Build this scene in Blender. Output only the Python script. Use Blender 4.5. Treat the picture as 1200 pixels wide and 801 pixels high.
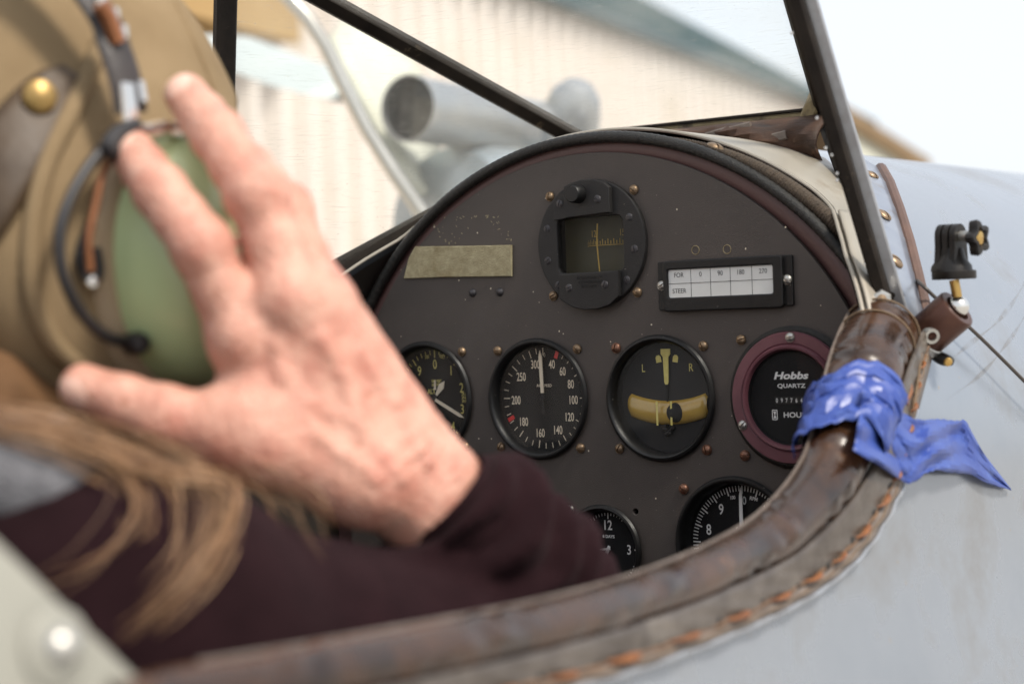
import bpy, bmesh, math, random
import numpy as np
from mathutils import Vector, Matrix

# ------------------------------------------------------------------ scene, camera, light
scene = bpy.context.scene
for o in list(bpy.data.objects):
    bpy.data.objects.remove(o)
COL = scene.collection
rng = random.Random(7)
nrg = np.random.default_rng(7)
PI = math.pi

CAM = np.array([0.6545491, -0.9840326, 0.0502288])
ROT = np.array([[0.8065180527928519, -0.5907981739610183, 0.022048767843911833],
                [0.5901549315021778, 0.8067459067992628, 0.02963441725725119],
                [-0.035295712810030015, -0.010888503425332175, 0.9993175937360395]])
FPX = 2200.0

cd = bpy.data.cameras.new('camera')
cam = bpy.data.objects.new('camera', cd)
COL.objects.link(cam)
m4 = Matrix.Identity(4)
for i in range(3):
    m4[i][0] = ROT[i, 0]
    m4[i][1] = ROT[i, 2]
    m4[i][2] = -ROT[i, 1]
    m4[i][3] = CAM[i]
cam.matrix_world = m4
cd.sensor_width = 36.0
cd.lens = FPX / 1200.0 * 36.0
cd.clip_start = 0.02
cd.clip_end = 600.0
cd.dof.use_dof = True
cd.dof.focus_distance = 1.165
cd.dof.aperture_fstop = 6.3
scene.camera = cam
scene.render.resolution_x = 1024
scene.render.resolution_y = 683

SUN_EL = math.radians(52)
SUN_AZ = math.radians(98)      # compass style: from +Y towards +X
world = bpy.data.worlds.new('World')
scene.world = world
world.use_nodes = True
wn = world.node_tree.nodes
wl = world.node_tree.links
bg = wn['Background']
sky = wn.new('ShaderNodeTexSky')
sky.sky_type = 'NISHITA'
sky.sun_disc = False
sky.sun_elevation = SUN_EL
sky.sun_rotation = SUN_AZ
sky.dust_density = 4.0
sky.air_density = 1.0
wmix = wn.new('ShaderNodeMix')
wmix.data_type = 'RGBA'
wmix.inputs['Factor'].default_value = 0.60        # thin bright overcast over the blue
wmix.inputs['B'].default_value = (9.6, 9.9, 10.3, 1)
wl.new(sky.outputs[0], wmix.inputs['A'])
wl.new(wmix.outputs['Result'], bg.inputs['Color'])
bg.inputs['Strength'].default_value = 0.09

sl = bpy.data.lights.new('sun', 'SUN')
sun = bpy.data.objects.new('sun', sl)
COL.objects.link(sun)
sl.energy = 2.7
sl.angle = math.radians(11)
sl.color = (1.0, 0.93, 0.83)
sdir = Vector((math.sin(SUN_AZ) * math.cos(SUN_EL), math.cos(SUN_AZ) * math.cos(SUN_EL), math.sin(SUN_EL)))
sun.rotation_euler = sdir.to_track_quat('Z', 'Y').to_euler()
sun.location = (3, -2, 6)

scene.view_settings.view_transform = 'Standard'
scene.view_settings.look = 'None'
scene.view_settings.exposure = 0.7
scene.view_settings.gamma = 1.0

# ------------------------------------------------------------------ measuring helpers (photo pixel -> place)
def ray(px, py):
    return ROT @ np.array([(px - 600) / FPX, 1.0, (400.5 - py) / FPX])
def onY(px, py, y):
    d = ray(px, py); return CAM + d * ((y - CAM[1]) / d[1])
def onX(px, py, x):
    d = ray(px, py); return CAM + d * ((x - CAM[0]) / d[0])
def at(px, py, dep):
    return CAM + ray(px, py) * dep
def pix(P):
    v = (np.asarray(P, float) - CAM) @ ROT
    return np.array([600 + FPX * v[0] / v[1], 400.5 - FPX * v[2] / v[1], v[1]])

# ------------------------------------------------------------------ materials
MAT = {}
def mat(name, c1, c2=None, scale=40.0, rough=0.5, rough2=None, metal=0.0, bump=0.0, bscale=200.0,
        coat=0.0, sss=0.0, speck=None, speck_scale=900.0, speck_amt=0.02, spec=0.5, c3=None, c3_scale=12.0,
        c3_lo=0.55, c3_hi=0.7, stretch=None, detail=5.0, sheen=0.0):
    if name in MAT:
        return MAT[name]
    m = bpy.data.materials.new(name)
    m.use_nodes = True
    n = m.node_tree.nodes; l = m.node_tree.links
    b = n['Principled BSDF']
    tc = n.new('ShaderNodeTexCoord')
    vec = tc.outputs['Object']
    if stretch:
        mp = n.new('ShaderNodeMapping'); mp.inputs['Scale'].default_value = stretch
        l.new(vec, mp.inputs['Vector']); vec = mp.outputs['Vector']
    col = None
    def noise(s, d=detail, r=0.6):
        t = n.new('ShaderNodeTexNoise'); t.inputs['Scale'].default_value = s
        t.inputs['Detail'].default_value = d; t.inputs['Roughness'].default_value = r
        l.new(vec, t.inputs['Vector']); return t.outputs['Fac']
    def ramp(src, lo, hi):
        t = n.new('ShaderNodeMapRange'); t.inputs['From Min'].default_value = lo; t.inputs['From Max'].default_value = hi
        l.new(src, t.inputs['Value']); return t.outputs['Result']
    def mix(f, a, bb):
        t = n.new('ShaderNodeMix'); t.data_type = 'RGBA'
        l.new(f, t.inputs['Factor'])
        for s, v in (('A', a), ('B', bb)):
            if isinstance(v, tuple): t.inputs[s].default_value = (*v, 1)
            else: l.new(v, t.inputs[s])
        return t.outputs['Result']
    if c2:
        f = ramp(noise(scale), 0.32, 0.68)
        col = mix(f, c1, c2)
        if rough2 is not None:
            t = n.new('ShaderNodeMapRange'); t.inputs['To Min'].default_value = rough; t.inputs['To Max'].default_value = rough2
            l.new(f, t.inputs['Value']); l.new(t.outputs['Result'], b.inputs['Roughness'])
    else:
        b.inputs['Base Color'].default_value = (*c1, 1)
    if c3:
        f3 = ramp(noise(c3_scale, 6, 0.7), c3_lo, c3_hi)
        col = mix(f3, col if col else c1, c3)
    if speck:
        fs = ramp(noise(speck_scale, 2, 0.5), 0.74 - speck_amt, 0.76 - speck_amt)
        col = mix(fs, col if col else c1, speck)
    if col:
        l.new(col, b.inputs['Base Color'])
    if rough2 is None or not c2:
        b.inputs['Roughness'].default_value = rough
    b.inputs['Metallic'].default_value = metal
    b.inputs['Specular IOR Level'].default_value = spec
    b.inputs['Coat Weight'].default_value = coat
    b.inputs['Coat Roughness'].default_value = 0.15
    if sheen:
        b.inputs['Sheen Weight'].default_value = sheen; b.inputs['Sheen Roughness'].default_value = .45; b.inputs['Sheen Tint'].default_value = (.55, .40, .42, 1)
    if sss:
        b.inputs['Subsurface Weight'].default_value = sss
        b.inputs['Subsurface Radius'].default_value = (0.006, 0.0025, 0.0015)
        b.inputs['Subsurface Scale'].default_value = 1.0
    if bump:
        bn = n.new('ShaderNodeBump'); bn.inputs['Strength'].default_value = bump
        bn.inputs['Distance'].default_value = 0.001
        l.new(noise(bscale, 4, 0.6), bn.inputs['Height'])
        l.new(bn.outputs['Normal'], b.inputs['Normal'])
    MAT[name] = m
    return m

mat('panel', (.056, .0455, .040), (.071, .058, .051), 30, .5, .62, bump=.35, bscale=1500, speck=(.2, .17, .15), speck_scale=620, speck_amt=.015,
    c3=(.075, .065, .06), c3_scale=14, c3_lo=.56, c3_hi=.8)
mat('maroon_paint', (.085, .043, .04), (.11, .058, .054), 22, .42, .55, bump=.2, bscale=500)
mat('black_rubber', (.006, .0055, .005), (.014, .012, .010), 180, .38, .55, bump=.8, bscale=900)
mat('brown_cord', (.05, .034, .022), (.085, .06, .04), 300, .6, .75, bump=1.0, bscale=900)
mat('bezel_black', (.005, .005, .0055), (.010, .0095, .0095), 90, .34, .5, spec=.35, bump=.15, bscale=900, speck=(.12, .11, .1), speck_scale=500, speck_amt=.0)
mat('casting_black', (.014, .013, .013), (.021, .0195, .019), 120, .45, .6, spec=.35, bump=.3, bscale=1200, speck=(.16, .14, .12), speck_scale=420, speck_amt=.0)
mat('dial_black', (.006, .006, .0065), (.010, .010, .011), 60, .7, spec=.2)
mat('dial_grey', (.016, .016, .018), (.026, .025, .025), 50, .7, spec=.2)
mat('lume_cream', (.62, .53, .40), (.70, .62, .48), 300, .7)
mat('lume_yellow', (.55, .47, .12), (.64, .56, .19), 300, .7)
mat('lume_dim', (.26, .17, .025), (.34, .23, .05), 200, .7)
mat('white_print', (.74, .74, .72), None, rough=.6)
mat('red_print', (.62, .02, .02), None, rough=.5)
mat('brass_screw', (.30, .21, .13), (.20, .14, .09), 500, .36, .5, metal=.75)
mat('copper_screw', (.26, .13, .085), (.17, .09, .06), 500, .36, .5, metal=.7)
mat('steel_screw', (.50, .49, .46), (.38, .37, .34), 400, .3, .42, metal=.85)
mat('dark_screw', (.045, .042, .045), (.07, .066, .07), 500, .35, .5, metal=.5)
mat('slot_dark', (.01, .009, .008), None, rough=.8)
mat('hobbs_maroon', (.12, .042, .055), (.15, .055, .068), 60, .34, .46, bump=.1, bscale=700, coat=.15)
mat('paper', (.72, .72, .70), (.66, .66, .63), 40, .75)
mat('print_dark', (.03, .03, .032), None, rough=.7)
mat('felt', (.30, .26, .16), (.42, .37, .24), 260, .95, None, bump=1.0, bscale=1500, c3=(.25, .2, .11), c3_scale=30, spec=.1)
mat('silver_dope', (.275, .305, .345), (.325, .35, .385), 9, .18, .34, metal=.6, bump=.2, bscale=10, c3=(.22, .21, .20), c3_scale=9, c3_lo=.52, c3_hi=.8,
    speck=(.33, .29, .24), speck_scale=130, speck_amt=.0)
mat('deck_metal', (.34, .305, .25), (.41, .37, .31), 26, .34, .46, metal=.3, bump=.08, bscale=60, c3=(.24, .17, .10), c3_scale=22, c3_lo=.6, c3_hi=.8)
mat('flange_metal', (.22, .25, .31), (.30, .33, .38), 40, .28, .4, metal=.5, bump=.1, bscale=80, c3=(.20, .16, .12), c3_scale=50, c3_lo=.56, c3_hi=.74)
mat('aft_warm_lit', (.25, .245, .21), (.28, .275, .235), 12, .4, .5, bump=.04, bscale=60)  # same fuselage skin; its creamier lighting is put into the base colour
mat('lining', (.022, .017, .014), (.034, .027, .022), 30, .6, .7, bump=.2, bscale=300)
mat('frame_dark', (.012, .0095, .008), (.024, .019, .015), 60, .5, .65, metal=.0, spec=.14, bump=.25, bscale=600, c3=(.15, .115, .075), c3_scale=38, c3_lo=.62, c3_hi=.74)
mat('frame_edge', (.40, .42, .45), (.32, .32, .33), 90, .3, .4, metal=.7)
mat('frame_ochre', (.30, .24, .13), (.20, .155, .08), 60, .5, .6, c3=(.05, .035, .02), c3_scale=40)
mat('rust_filler', (.018, .009, .006), (.07, .030, .014), 60, .6, .8, bump=1.5, bscale=120, c3=(.16, .105, .065), c3_scale=45, c3_lo=.58, c3_hi=.66, stretch=(.35, 1, 1.6))
mat('seal_brown', (.075, .04, .028), (.11, .06, .042), 60, .5, .6, bump=.2, bscale=300)
mat('leather', (.012, .0055, .003), (.052, .022, .0085), 40, .17, .36, bump=.4, bscale=100, coat=.30, spec=.42, c3=(.10, .046, .018), c3_scale=45, c3_lo=.58, c3_hi=.74)
mat('leather_skirt', (.085, .070, .058), (.040, .030, .023), 50, .26, .38, bump=.35, bscale=200, c3=(.14, .12, .10), c3_scale=30, c3_lo=.52, c3_hi=.75)
mat('leather_edge', (.10, .075, .06), (.17, .14, .12), 60, .4, .55, bump=.5, bscale=300)
mat('thread', (.17, .115, .065), (.11, .07, .04), 200, .7)
mat('lace_dark', (.16, .085, .04), (.10, .06, .035), 120, .6)
mat('lace', (.24, .085, .020), (.12, .04, .012), 120, .5, .6, bump=.4, bscale=400)
mat('blue_tape', (.026, .052, .24), (.042, .080, .30), 40, .34, .44, bump=.25, bscale=160, c3=(.065, .110, .33), c3_scale=50, spec=.45)
mat('mount_black', (.005, .0045, .004), (.012, .009, .007), 60, .38, .5, bump=.1, bscale=500, spec=.35)
mat('mount_bronze', (.10, .045, .03), (.075, .034, .024), 50, .32, .4, metal=.6)
mat('chrome', (.72, .71, .68), (.62, .60, .56), 80, .14, .25, metal=1.0)
mat('brass', (.55, .36, .12), (.45, .28, .09), 80, .25, .35, metal=.9)
mat('cable', (.05, .04, .032), None, rough=.5)
mat('skin', (.52, .250, .180), (.62, .350, .265), 70, .40, .50, sss=.16, bump=1.6, bscale=330, c3=(.43, .150, .105), c3_scale=46, c3_lo=.47, c3_hi=.72, speck=(.38, .16, .10), speck_scale=170, speck_amt=.055)
mat('nail', (.68, .42, .33), (.72, .47, .38), 60, .28, .35, sss=.15)
mat('canvas', (.215, .152, .084), (.275, .20, .116), 18, .85, .95, bump=.9, bscale=1100, spec=.12, c3=(.17, .115, .058), c3_scale=10, c3_lo=.55, c3_hi=.8)
mat('tan_pad', (.33, .25, .155), (.38, .29, .185), 20, .7, .8, bump=.3, bscale=300)
mat('strap_leather_shade', (.040, .022, .008), (.060, .034, .013), 40, .5, .6, bump=.3, bscale=300)  # leather, darkened further for the helmet's shadow around the strap
mat('snap_brass', (.36, .24, .085), (.30, .195, .07), 90, .36, .46, metal=.7)
mat('cup_green', (.47, .58, .30), (.50, .61, .33), 20, .30, .40, bump=.05, bscale=300, coat=.2)
mat('black_plastic', (.014, .013, .014), (.022, .02, .021), 60, .4, .5)
mat('band_leather', (.02, .016, .015), (.035, .026, .024), 60, .42, .55, bump=.3, bscale=400)
mat('band_copper', (.30, .12, .05), (.2, .08, .035), 60, .35, .5, metal=.4)
mat('shirt', (.012, .0052, .0064), (.018, .0082, .0098), 60, .9, 1.0, bump=.8, bscale=900, spec=.04, sheen=.07)
mat('fleece', (.13, .13, .14), (.20, .20, .215), 120, .95, None, bump=1.5, bscale=500, spec=.1)
mat('trousers', (.03, .03, .04), (.04, .04, .05), 60, .9)
mat('hair_light', (.40, .235, .125), (.48, .30, .17), 60, .38, .45)
mat('hair', (.25, .130, .060), (.32, .175, .085), 60, .42, .5)
mat('hair_dark', (.10, .052, .024), (.15, .08, .038), 60, .45, .5)
mat('hangar_cream', (.70, .632, .575), (.735, .67, .615), 3, .55, .65, c3=(.62, .555, .475), c3_scale=1.5)
mat('hangar_wood', (.35, .22, .085), (.42, .28, .12), 2, .7, .8)
mat('hangar_roof', (.045, .075, .085), (.075, .11, .115), 2, .8, .9, spec=.1)
mat('gutter', (.09, .12, .13), None, rough=.6, spec=.2)
mat('barge_brown', (.16, .10, .045), (.21, .14, .07), 3, .6, .7)
mat('concrete', (.36, .345, .32), (.42, .405, .38), 1.2, .8, .9, bump=.3, bscale=20)
mat('alloy', (.36, .38, .40), (.45, .45, .44), 14, .26, .42, metal=.7, c3=(.38, .38, .38), c3_scale=9)
mat('alloy_blue', (.25, .31, .36), (.36, .40, .43), 9, .3, .5, metal=.45, c3=(.24, .26, .28), c3_scale=12)
mat('soot', (.008, .010, .013), (.016, .019, .024), 30, .75, .9)
mat('tube_silver', (.50, .48, .43), (.56, .54, .49), 20, .18, .26, metal=1.0)
mat('wing_white', (.40, .45, .45), (.46, .50, .49), 4, .45, .55)
mat('wing_cream', (.56, .56, .46), (.60, .60, .50), 4, .45, .55)
mat('tyre', (.02, .02, .02), (.03, .03, .03), 30, .8)
mat('seat_cloth', (.05, .045, .035), (.07, .06, .05), 30, .85)
mat('counter_dark', (.006, .006, .006), None, rough=.6)

def glass_mat(name, dust=.06, tint=(1, 1, 1), scratch=True, haze=0.0, rough=.02, base=.022):
    m = bpy.data.materials.new(name); m.use_nodes = True
    n = m.node_tree.nodes; l = m.node_tree.links
    n.remove(n['Principled BSDF'])
    out = n['Material Output']
    tr = n.new('ShaderNodeBsdfTransparent'); tr.inputs['Color'].default_value = (*tint, 1)
    gl = n.new('ShaderNodeBsdfGlossy'); gl.inputs['Roughness'].default_value = rough
    lw = n.new('ShaderNodeLayerWeight'); lw.inputs['Blend'].default_value = .5
    pw_ = n.new('ShaderNodeMath'); pw_.operation = 'POWER'; pw_.inputs[1].default_value = 5.0
    ml_ = n.new('ShaderNodeMath'); ml_.operation = 'MULTIPLY_ADD'; ml_.inputs[1].default_value = .18; ml_.inputs[2].default_value = base
    l.new(lw.outputs['Facing'], pw_.inputs[0]); l.new(pw_.outputs[0], ml_.inputs[0])
    m1 = n.new('ShaderNodeMixShader'); l.new(ml_.outputs[0], m1.inputs[0]); l.new(tr.outputs[0], m1.inputs[1]); l.new(gl.outputs[0], m1.inputs[2])
    df = n.new('ShaderNodeBsdfDiffuse'); df.inputs['Color'].default_value = (.7, .68, .62, 1)
    tl = n.new('ShaderNodeBsdfTranslucent'); tl.inputs['Color'].default_value = (.7, .68, .62, 1)
    ad = n.new('ShaderNodeMixShader'); ad.inputs[0].default_value = .5
    l.new(df.outputs[0], ad.inputs[1]); l.new(tl.outputs[0], ad.inputs[2])
    tc = n.new('ShaderNodeTexCoord')
    def noise(s, d, stretch=None, rot=0):
        v = tc.outputs['Object']
        if stretch:
            mp = n.new('ShaderNodeMapping'); mp.inputs['Scale'].default_value = stretch; mp.inputs['Rotation'].default_value = (0, rot, 0)
            l.new(v, mp.inputs['Vector']); v = mp.outputs['Vector']
        t = n.new('ShaderNodeTexNoise'); t.inputs['Scale'].default_value = s; t.inputs['Detail'].default_value = d
        l.new(v, t.inputs['Vector']); return t.outputs['Fac']
    def rampv(src, lo, hi, tmax):
        t = n.new('ShaderNodeMapRange'); t.inputs['From Min'].default_value = lo; t.inputs['From Max'].default_value = hi; t.inputs['To Max'].default_value = tmax
        l.new(src, t.inputs['Value']); return t.outputs['Result']
    def add(a, bb):
        t = n.new('ShaderNodeMath'); t.operation = 'ADD'
        l.new(a, t.inputs[0]); l.new(bb, t.inputs[1]); return t.outputs[0]
    f = rampv(noise(9, 6), .4, .75, dust)
    if scratch: f = add(f, rampv(noise(420, 2), .73, .77, .35))
    if scratch:
        f = add(f, rampv(noise(60, 3, (1, 1, 26), .5), .62, .74, dust * .9))
        f = add(f, rampv(noise(75, 3, (1, 1, 22), -.25), .63, .75, dust * .9))
    if haze:
        t = n.new('ShaderNodeMath'); t.operation = 'ADD'; t.inputs[1].default_value = haze
        l.new(f, t.inputs[0]); f = t.outputs[0]
    m2 = n.new('ShaderNodeMixShader'); l.new(f, m2.inputs[0]); l.new(m1.outputs[0], m2.inputs[1]); l.new(ad.outputs[0], m2.inputs[2])
    l.new(m2.outputs[0], out.inputs['Surface'])
    MAT[name] = m
    return m
glass_mat('pane', dust=.17, tint=(.98, .99, .985), haze=.02)
glass_mat('dial_glass', dust=.03, scratch=False, haze=.003, rough=.05, base=.016)
glass_mat('dial_glass_dusty', dust=.015, scratch=False, haze=.001, rough=.06, base=.008)

# ------------------------------------------------------------------ object helpers
ORG = {}
def thing(name, label, cat, loc=(0, 0, 0), group=None):
    o = bpy.data.objects.new(name, None)
    o.empty_display_size = .02
    COL.objects.link(o); o.location = loc
    ORG[o] = np.array(loc, float)
    o['label'] = label; o['category'] = cat
    if group: o['group'] = group
    return o
def tag(o, label, cat, group=None):
    o['label'] = label; o['category'] = cat
    if group: o['group'] = group
    return o
def link(name, me, parent=None, loc=(0, 0, 0), rot=None):
    o = bpy.data.objects.new(name, me)
    COL.objects.link(o)
    if parent is not None:
        o.parent = parent
    o.location = loc
    if rot is not None: o.rotation_euler = rot
    return o

class MB:
    """collects faces in world coordinates; build() links them as one mesh object"""
    def __init__(s):
        s.v = []; s.f = []; s.mi = []
    def add(s, v, f, mi=0):
        b = len(s.v)
        s.v.extend([tuple(map(float, p)) for p in v])
        s.f.extend([tuple(i + b for i in q) for q in f])
        s.mi.extend([mi] * len(f))
        return s
    def box(s, c, size, ax=None):
        c = np.array(c, float); h = np.array(size, float) / 2
        A = np.eye(3) if ax is None else np.array(ax, float)
        v = [c + A.T @ (h * np.array(k)) for k in ((-1, -1, -1), (1, -1, -1), (1, 1, -1), (-1, 1, -1), (-1, -1, 1), (1, -1, 1), (1, 1, 1), (-1, 1, 1))]
        return s.add(v, [(0, 3, 2, 1), (4, 5, 6, 7), (0, 1, 5, 4), (1, 2, 6, 5), (2, 3, 7, 6), (3, 0, 4, 7)])
    def bar(s, a, b, w, h, up=(0, 0, 1), bev=.25):
        """rounded-rectangle bar from a to b; h along up, w across"""
        a = np.array(a, float); b = np.array(b, float)
        d = b - a; d /= np.linalg.norm(d)
        u = np.array(up, float); u = u - d * (u @ d); u /= np.linalg.norm(u)
        r = np.cross(d, u)
        k = bev * min(w, h)
        sec = [(-w/2 + k, -h/2), (w/2 - k, -h/2), (w/2, -h/2 + k), (w/2, h/2 - k), (w/2 - k, h/2), (-w/2 + k, h/2), (-w/2, h/2 - k), (-w/2, -h/2 + k)]
        v = [a + r * x + u * y for x, y in sec] + [b + r * x + u * y for x, y in sec]
        n = 8
        f = [(i, (i + 1) % n, (i + 1) % n + n, i + n) for i in range(n)] + [tuple(range(n - 1, -1, -1)), tuple(range(n, 2 * n))]
        return s.add(v, f)
    def tube(s, path, rad, seg=10, cap=True, up=(0, 0, 1), sq=1.0, closed=False):
        P = np.array(path, float); n = len(P)
        R = np.full(n, rad, float) if np.isscalar(rad) else np.array(rad, float)
        T = np.gradient(P, axis=0)
        if closed:
            T = np.roll(P, -1, 0) - np.roll(P, 1, 0)
        T /= np.linalg.norm(T, axis=1)[:, None] + 1e-12
        u = np.array(up, float)
        V = []
        for i in range(n):
            a = u - T[i] * (u @ T[i])
            if np.linalg.norm(a) < 1e-6: a = np.array([1.0, .1, 0]) - T[i] * (np.array([1., .1, 0]) @ T[i])
            a /= np.linalg.norm(a); u = a
            b = np.cross(T[i], a)
            for j in range(seg):
                t = 2 * PI * j / seg
                V.append(P[i] + R[i] * (math.cos(t) * b + sq * math.sin(t) * a))
        F = []
        for i in range(n if closed else n - 1):
            k = (i + 1) % n
            for j in range(seg):
                F.append((i * seg + j, i * seg + (j + 1) % seg, k * seg + (j + 1) % seg, k * seg + j))
        if cap and not closed:
            F.append(tuple(range(seg - 1, -1, -1))); F.append(tuple(range((n - 1) * seg, n * seg)))
        return s.add(V, F)
    def lathe(s, prof, o=(0, 0, 0), axis=(0, -1, 0), seg=48, ref=(1, 0, 0), a0=0.0, a1=2 * PI, sx=1.0, cap0=False, cap1=False):
        o = np.array(o, float); w = np.array(axis, float); w /= np.linalg.norm(w)
        u = np.array(ref, float); u = u - w * (u @ w); u /= np.linalg.norm(u)
        v = np.cross(w, u)
        full = abs(a1 - a0 - 2 * PI) < 1e-6
        k = seg if full else seg + 1
        V = []
        for r, h in prof:
            for j in range(k):
                t = a0 + (a1 - a0) * j / seg
                V.append(o + w * h + u * (r * math.cos(t) * sx) + v * (r * math.sin(t)))
        F = []
        for i in range(len(prof) - 1):
            for j in range(seg):
                F.append((i * k + j, i * k + (j + 1) % k, (i + 1) * k + (j + 1) % k, (i + 1) * k + j))
        if cap0: F.append(tuple(range(k - 1, -1, -1)))
        if cap1: F.append(tuple(range((len(prof) - 1) * k, len(prof) * k)))
        return s.add(V, F)
    def grid(s, G, flip=False, mi=0):
        G = np.array(G, float); a, b = G.shape[:2]
        F = []
        for i in range(a - 1):
            for j in range(b - 1):
                q = (i * b + j, i * b + j + 1, (i + 1) * b + j + 1, (i + 1) * b + j)
                F.append(q[::-1] if flip else q)
        return s.add(G.reshape(-1, 3), F, mi)
    def mesh(s, name, mats, org=(0, 0, 0), smooth=35):
        me = bpy.data.meshes.new(name)
        v = np.array(s.v, float) - np.array(org, float)
        me.from_pydata(v.tolist(), [], s.f)
        for m in (mats if isinstance(mats, (list, tuple)) else [mats]):
            me.materials.append(MAT[m])
        if any(s.mi):
            me.polygons.foreach_set('material_index', s.mi)
        if smooth:
            me.polygons.foreach_set('use_smooth', [True] * len(me.polygons))
            me.set_sharp_from_angle(angle=math.radians(smooth))
        me.update()
        return me
    def build(s, name, mats, parent=None, smooth=35, solid=None, fixn=False):
        org = ORG.get(parent, np.zeros(3)) if parent is not None else np.zeros(3)
        me = s.mesh(name, mats, org, smooth)
        if fixn:
            bm = bmesh.new(); bm.from_mesh(me); bmesh.ops.recalc_face_normals(bm, faces=bm.faces); bm.to_mesh(me); bm.free()
        o = link(name, me, parent)
        ORG[o] = org
        if solid:
            md = o.modifiers.new('thickness', 'SOLIDIFY'); md.thickness = solid; md.offset = -1
        return o

def from_curve(cu):
    o = bpy.data.objects.new('tmp', cu); COL.objects.link(o)
    dg = bpy.context.evaluated_depsgraph_get(); dg.update()
    me = bpy.data.meshes.new_from_object(o.evaluated_get(dg))
    v = np.array([p.co[:] for p in me.vertices]); f = [tuple(p.vertices) for p in me.polygons]
    bpy.data.objects.remove(o); bpy.data.meshes.remove(me); bpy.data.curves.remove(cu)
    return v, f
def flat(loops, thick=0.0, bev=0.0):
    """2D outline with holes -> plate centred on its mid plane (x, y, z=thickness)"""
    cu = bpy.data.curves.new('outline', 'CURVE'); cu.dimensions = '2D'; cu.fill_mode = 'BOTH'
    cu.extrude = max(0.0, thick / 2 - bev); cu.bevel_depth = bev; cu.bevel_resolution = 1
    for lp in loops:
        s = cu.splines.new('POLY'); s.points.add(len(lp) - 1)
        for p, q in zip(s.points, lp): p.co = (q[0], q[1], 0, 1)
        s.use_cyclic_u = True
    return from_curve(cu)
def place(mb, vf, c, yfront, thick=0.0, mi=0, rot=0.0):
    """put a flat() result on the panel: local (x,y)->(X,Z), its front face at Y=yfront"""
    v, f = vf
    if len(v) == 0: return mb
    ca, sa = math.cos(rot), math.sin(rot)
    x = v[:, 0] * ca - v[:, 1] * sa; z = v[:, 0] * sa + v[:, 1] * ca
    w = np.stack([c[0] + x, yfront + thick / 2 - v[:, 2], c[1] + z], 1)
    return mb.add(w, f, mi)
TXT = {}
def text(mb, s, c, size, y, sx=1.0, rot=0.0, bold=0.0, shear=0.0, mi=0, space=1.0):
    key = (s, bold, shear, space)
    if key not in TXT:
        cu = bpy.data.curves.new('t', 'FONT'); cu.body = s; cu.size = 1.0
        cu.align_x = 'CENTER'; cu.align_y = 'CENTER'; cu.offset = bold; cu.shear = shear; cu.resolution_u = 4
        cu.space_character = space
        TXT[key] = from_curve(cu)
    v, f = TXT[key]
    if len(v) == 0: return mb
    v = v.copy()
    v[:, 0] -= (v[:, 0].min() + v[:, 0].max()) / 2; v[:, 1] -= (v[:, 1].min() + v[:, 1].max()) / 2
    h = v[:, 1].max() - v[:, 1].min()
    v *= size / max(h, 1e-6)
    v[:, 0] *= sx; v[:, 2] = 0
    return place(mb, (v, f), c, y, 0, mi, rot)
def rect(x0, x1, y0, y1, r=0.0, n=4):
    if r <= 0: return [(x0, y0), (x1, y0), (x1, y1), (x0, y1)]
    out = []
    for cx, cy, a in ((x1 - r, y0 + r, -90), (x1 - r, y1 - r, 0), (x0 + r, y1 - r, 90), (x0 + r, y0 + r, 180)):
        for k in range(n + 1):
            t = math.radians(a + 90 * k / n); out.append((cx + r * math.cos(t), cy + r * math.sin(t)))
    return out
def circ(cx, cy, r, n=48):
    return [(cx + r * math.cos(2 * PI * k / n), cy + r * math.sin(2 * PI * k / n)) for k in range(n)]

# round-head slotted screw, head up along -Y, slot along X
def screw_mesh(name, r, hgt, m):
    mb = MB()
    g = r * .13
    prof = [(math.cos(t), math.sin(t)) for t in np.linspace(0, PI / 2, 6)]
    for sgn in (1, -1):
        V = []; n = 12
        rows = []
        for c, s_ in prof:
            row = []
            for j in range(n + 1):
                t = PI * j / n
                row.append((r * c * math.cos(t), -hgt * s_, sgn * (g + (r - g) * c * math.sin(t))))
            rows.append(row)
        mb.grid(rows, flip=(sgn < 0))
        # slot wall
        wall = [(r * c, -hgt * s_, sgn * g) for c, s_ in prof] + [(-r * c, -hgt * s_, sgn * g) for c, s_ in reversed(prof)]
        mb.add(wall, [tuple(range(len(wall)))])
    mb.lathe([(r * .97, 0), (r * .97, hgt * .42), (0.0001, hgt * .42)], seg=16)
    me = mb.mesh(name, m, smooth=50)
    return me
SCREW = {k: screw_mesh('screw_' + k, r, h, mm) for k, r, h, mm in (
    ('brass', .0031, .0026, 'brass_screw'), ('copper', .0033, .0026, 'copper_screw'), ('steel', .0030, .0020, 'steel_screw'),
    ('dark', .0026, .0010, 'dark_screw'), ('deck', .0050, .0022, 'brass_screw'), ('big', .0065, .004, 'steel_screw'))}
def screw(kind, parent, P, rot=None, normal=None, name='screw'):
    P = np.array(P, float) - ORG.get(parent, np.zeros(3))
    o = link(name, SCREW[kind], parent, P.tolist())
    a = rng.uniform(0, PI) if rot is None else rot
    if normal is None:
        o.rotation_euler = (0, a, 0)
    else:
        q = Vector((0, -1, 0)).rotation_difference(Vector(normal).normalized())
        o.rotation_mode = 'QUATERNION'
        o.rotation_quaternion = q @ Matrix.Rotation(a, 3, 'Y').to_quaternion()
    return o

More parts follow.
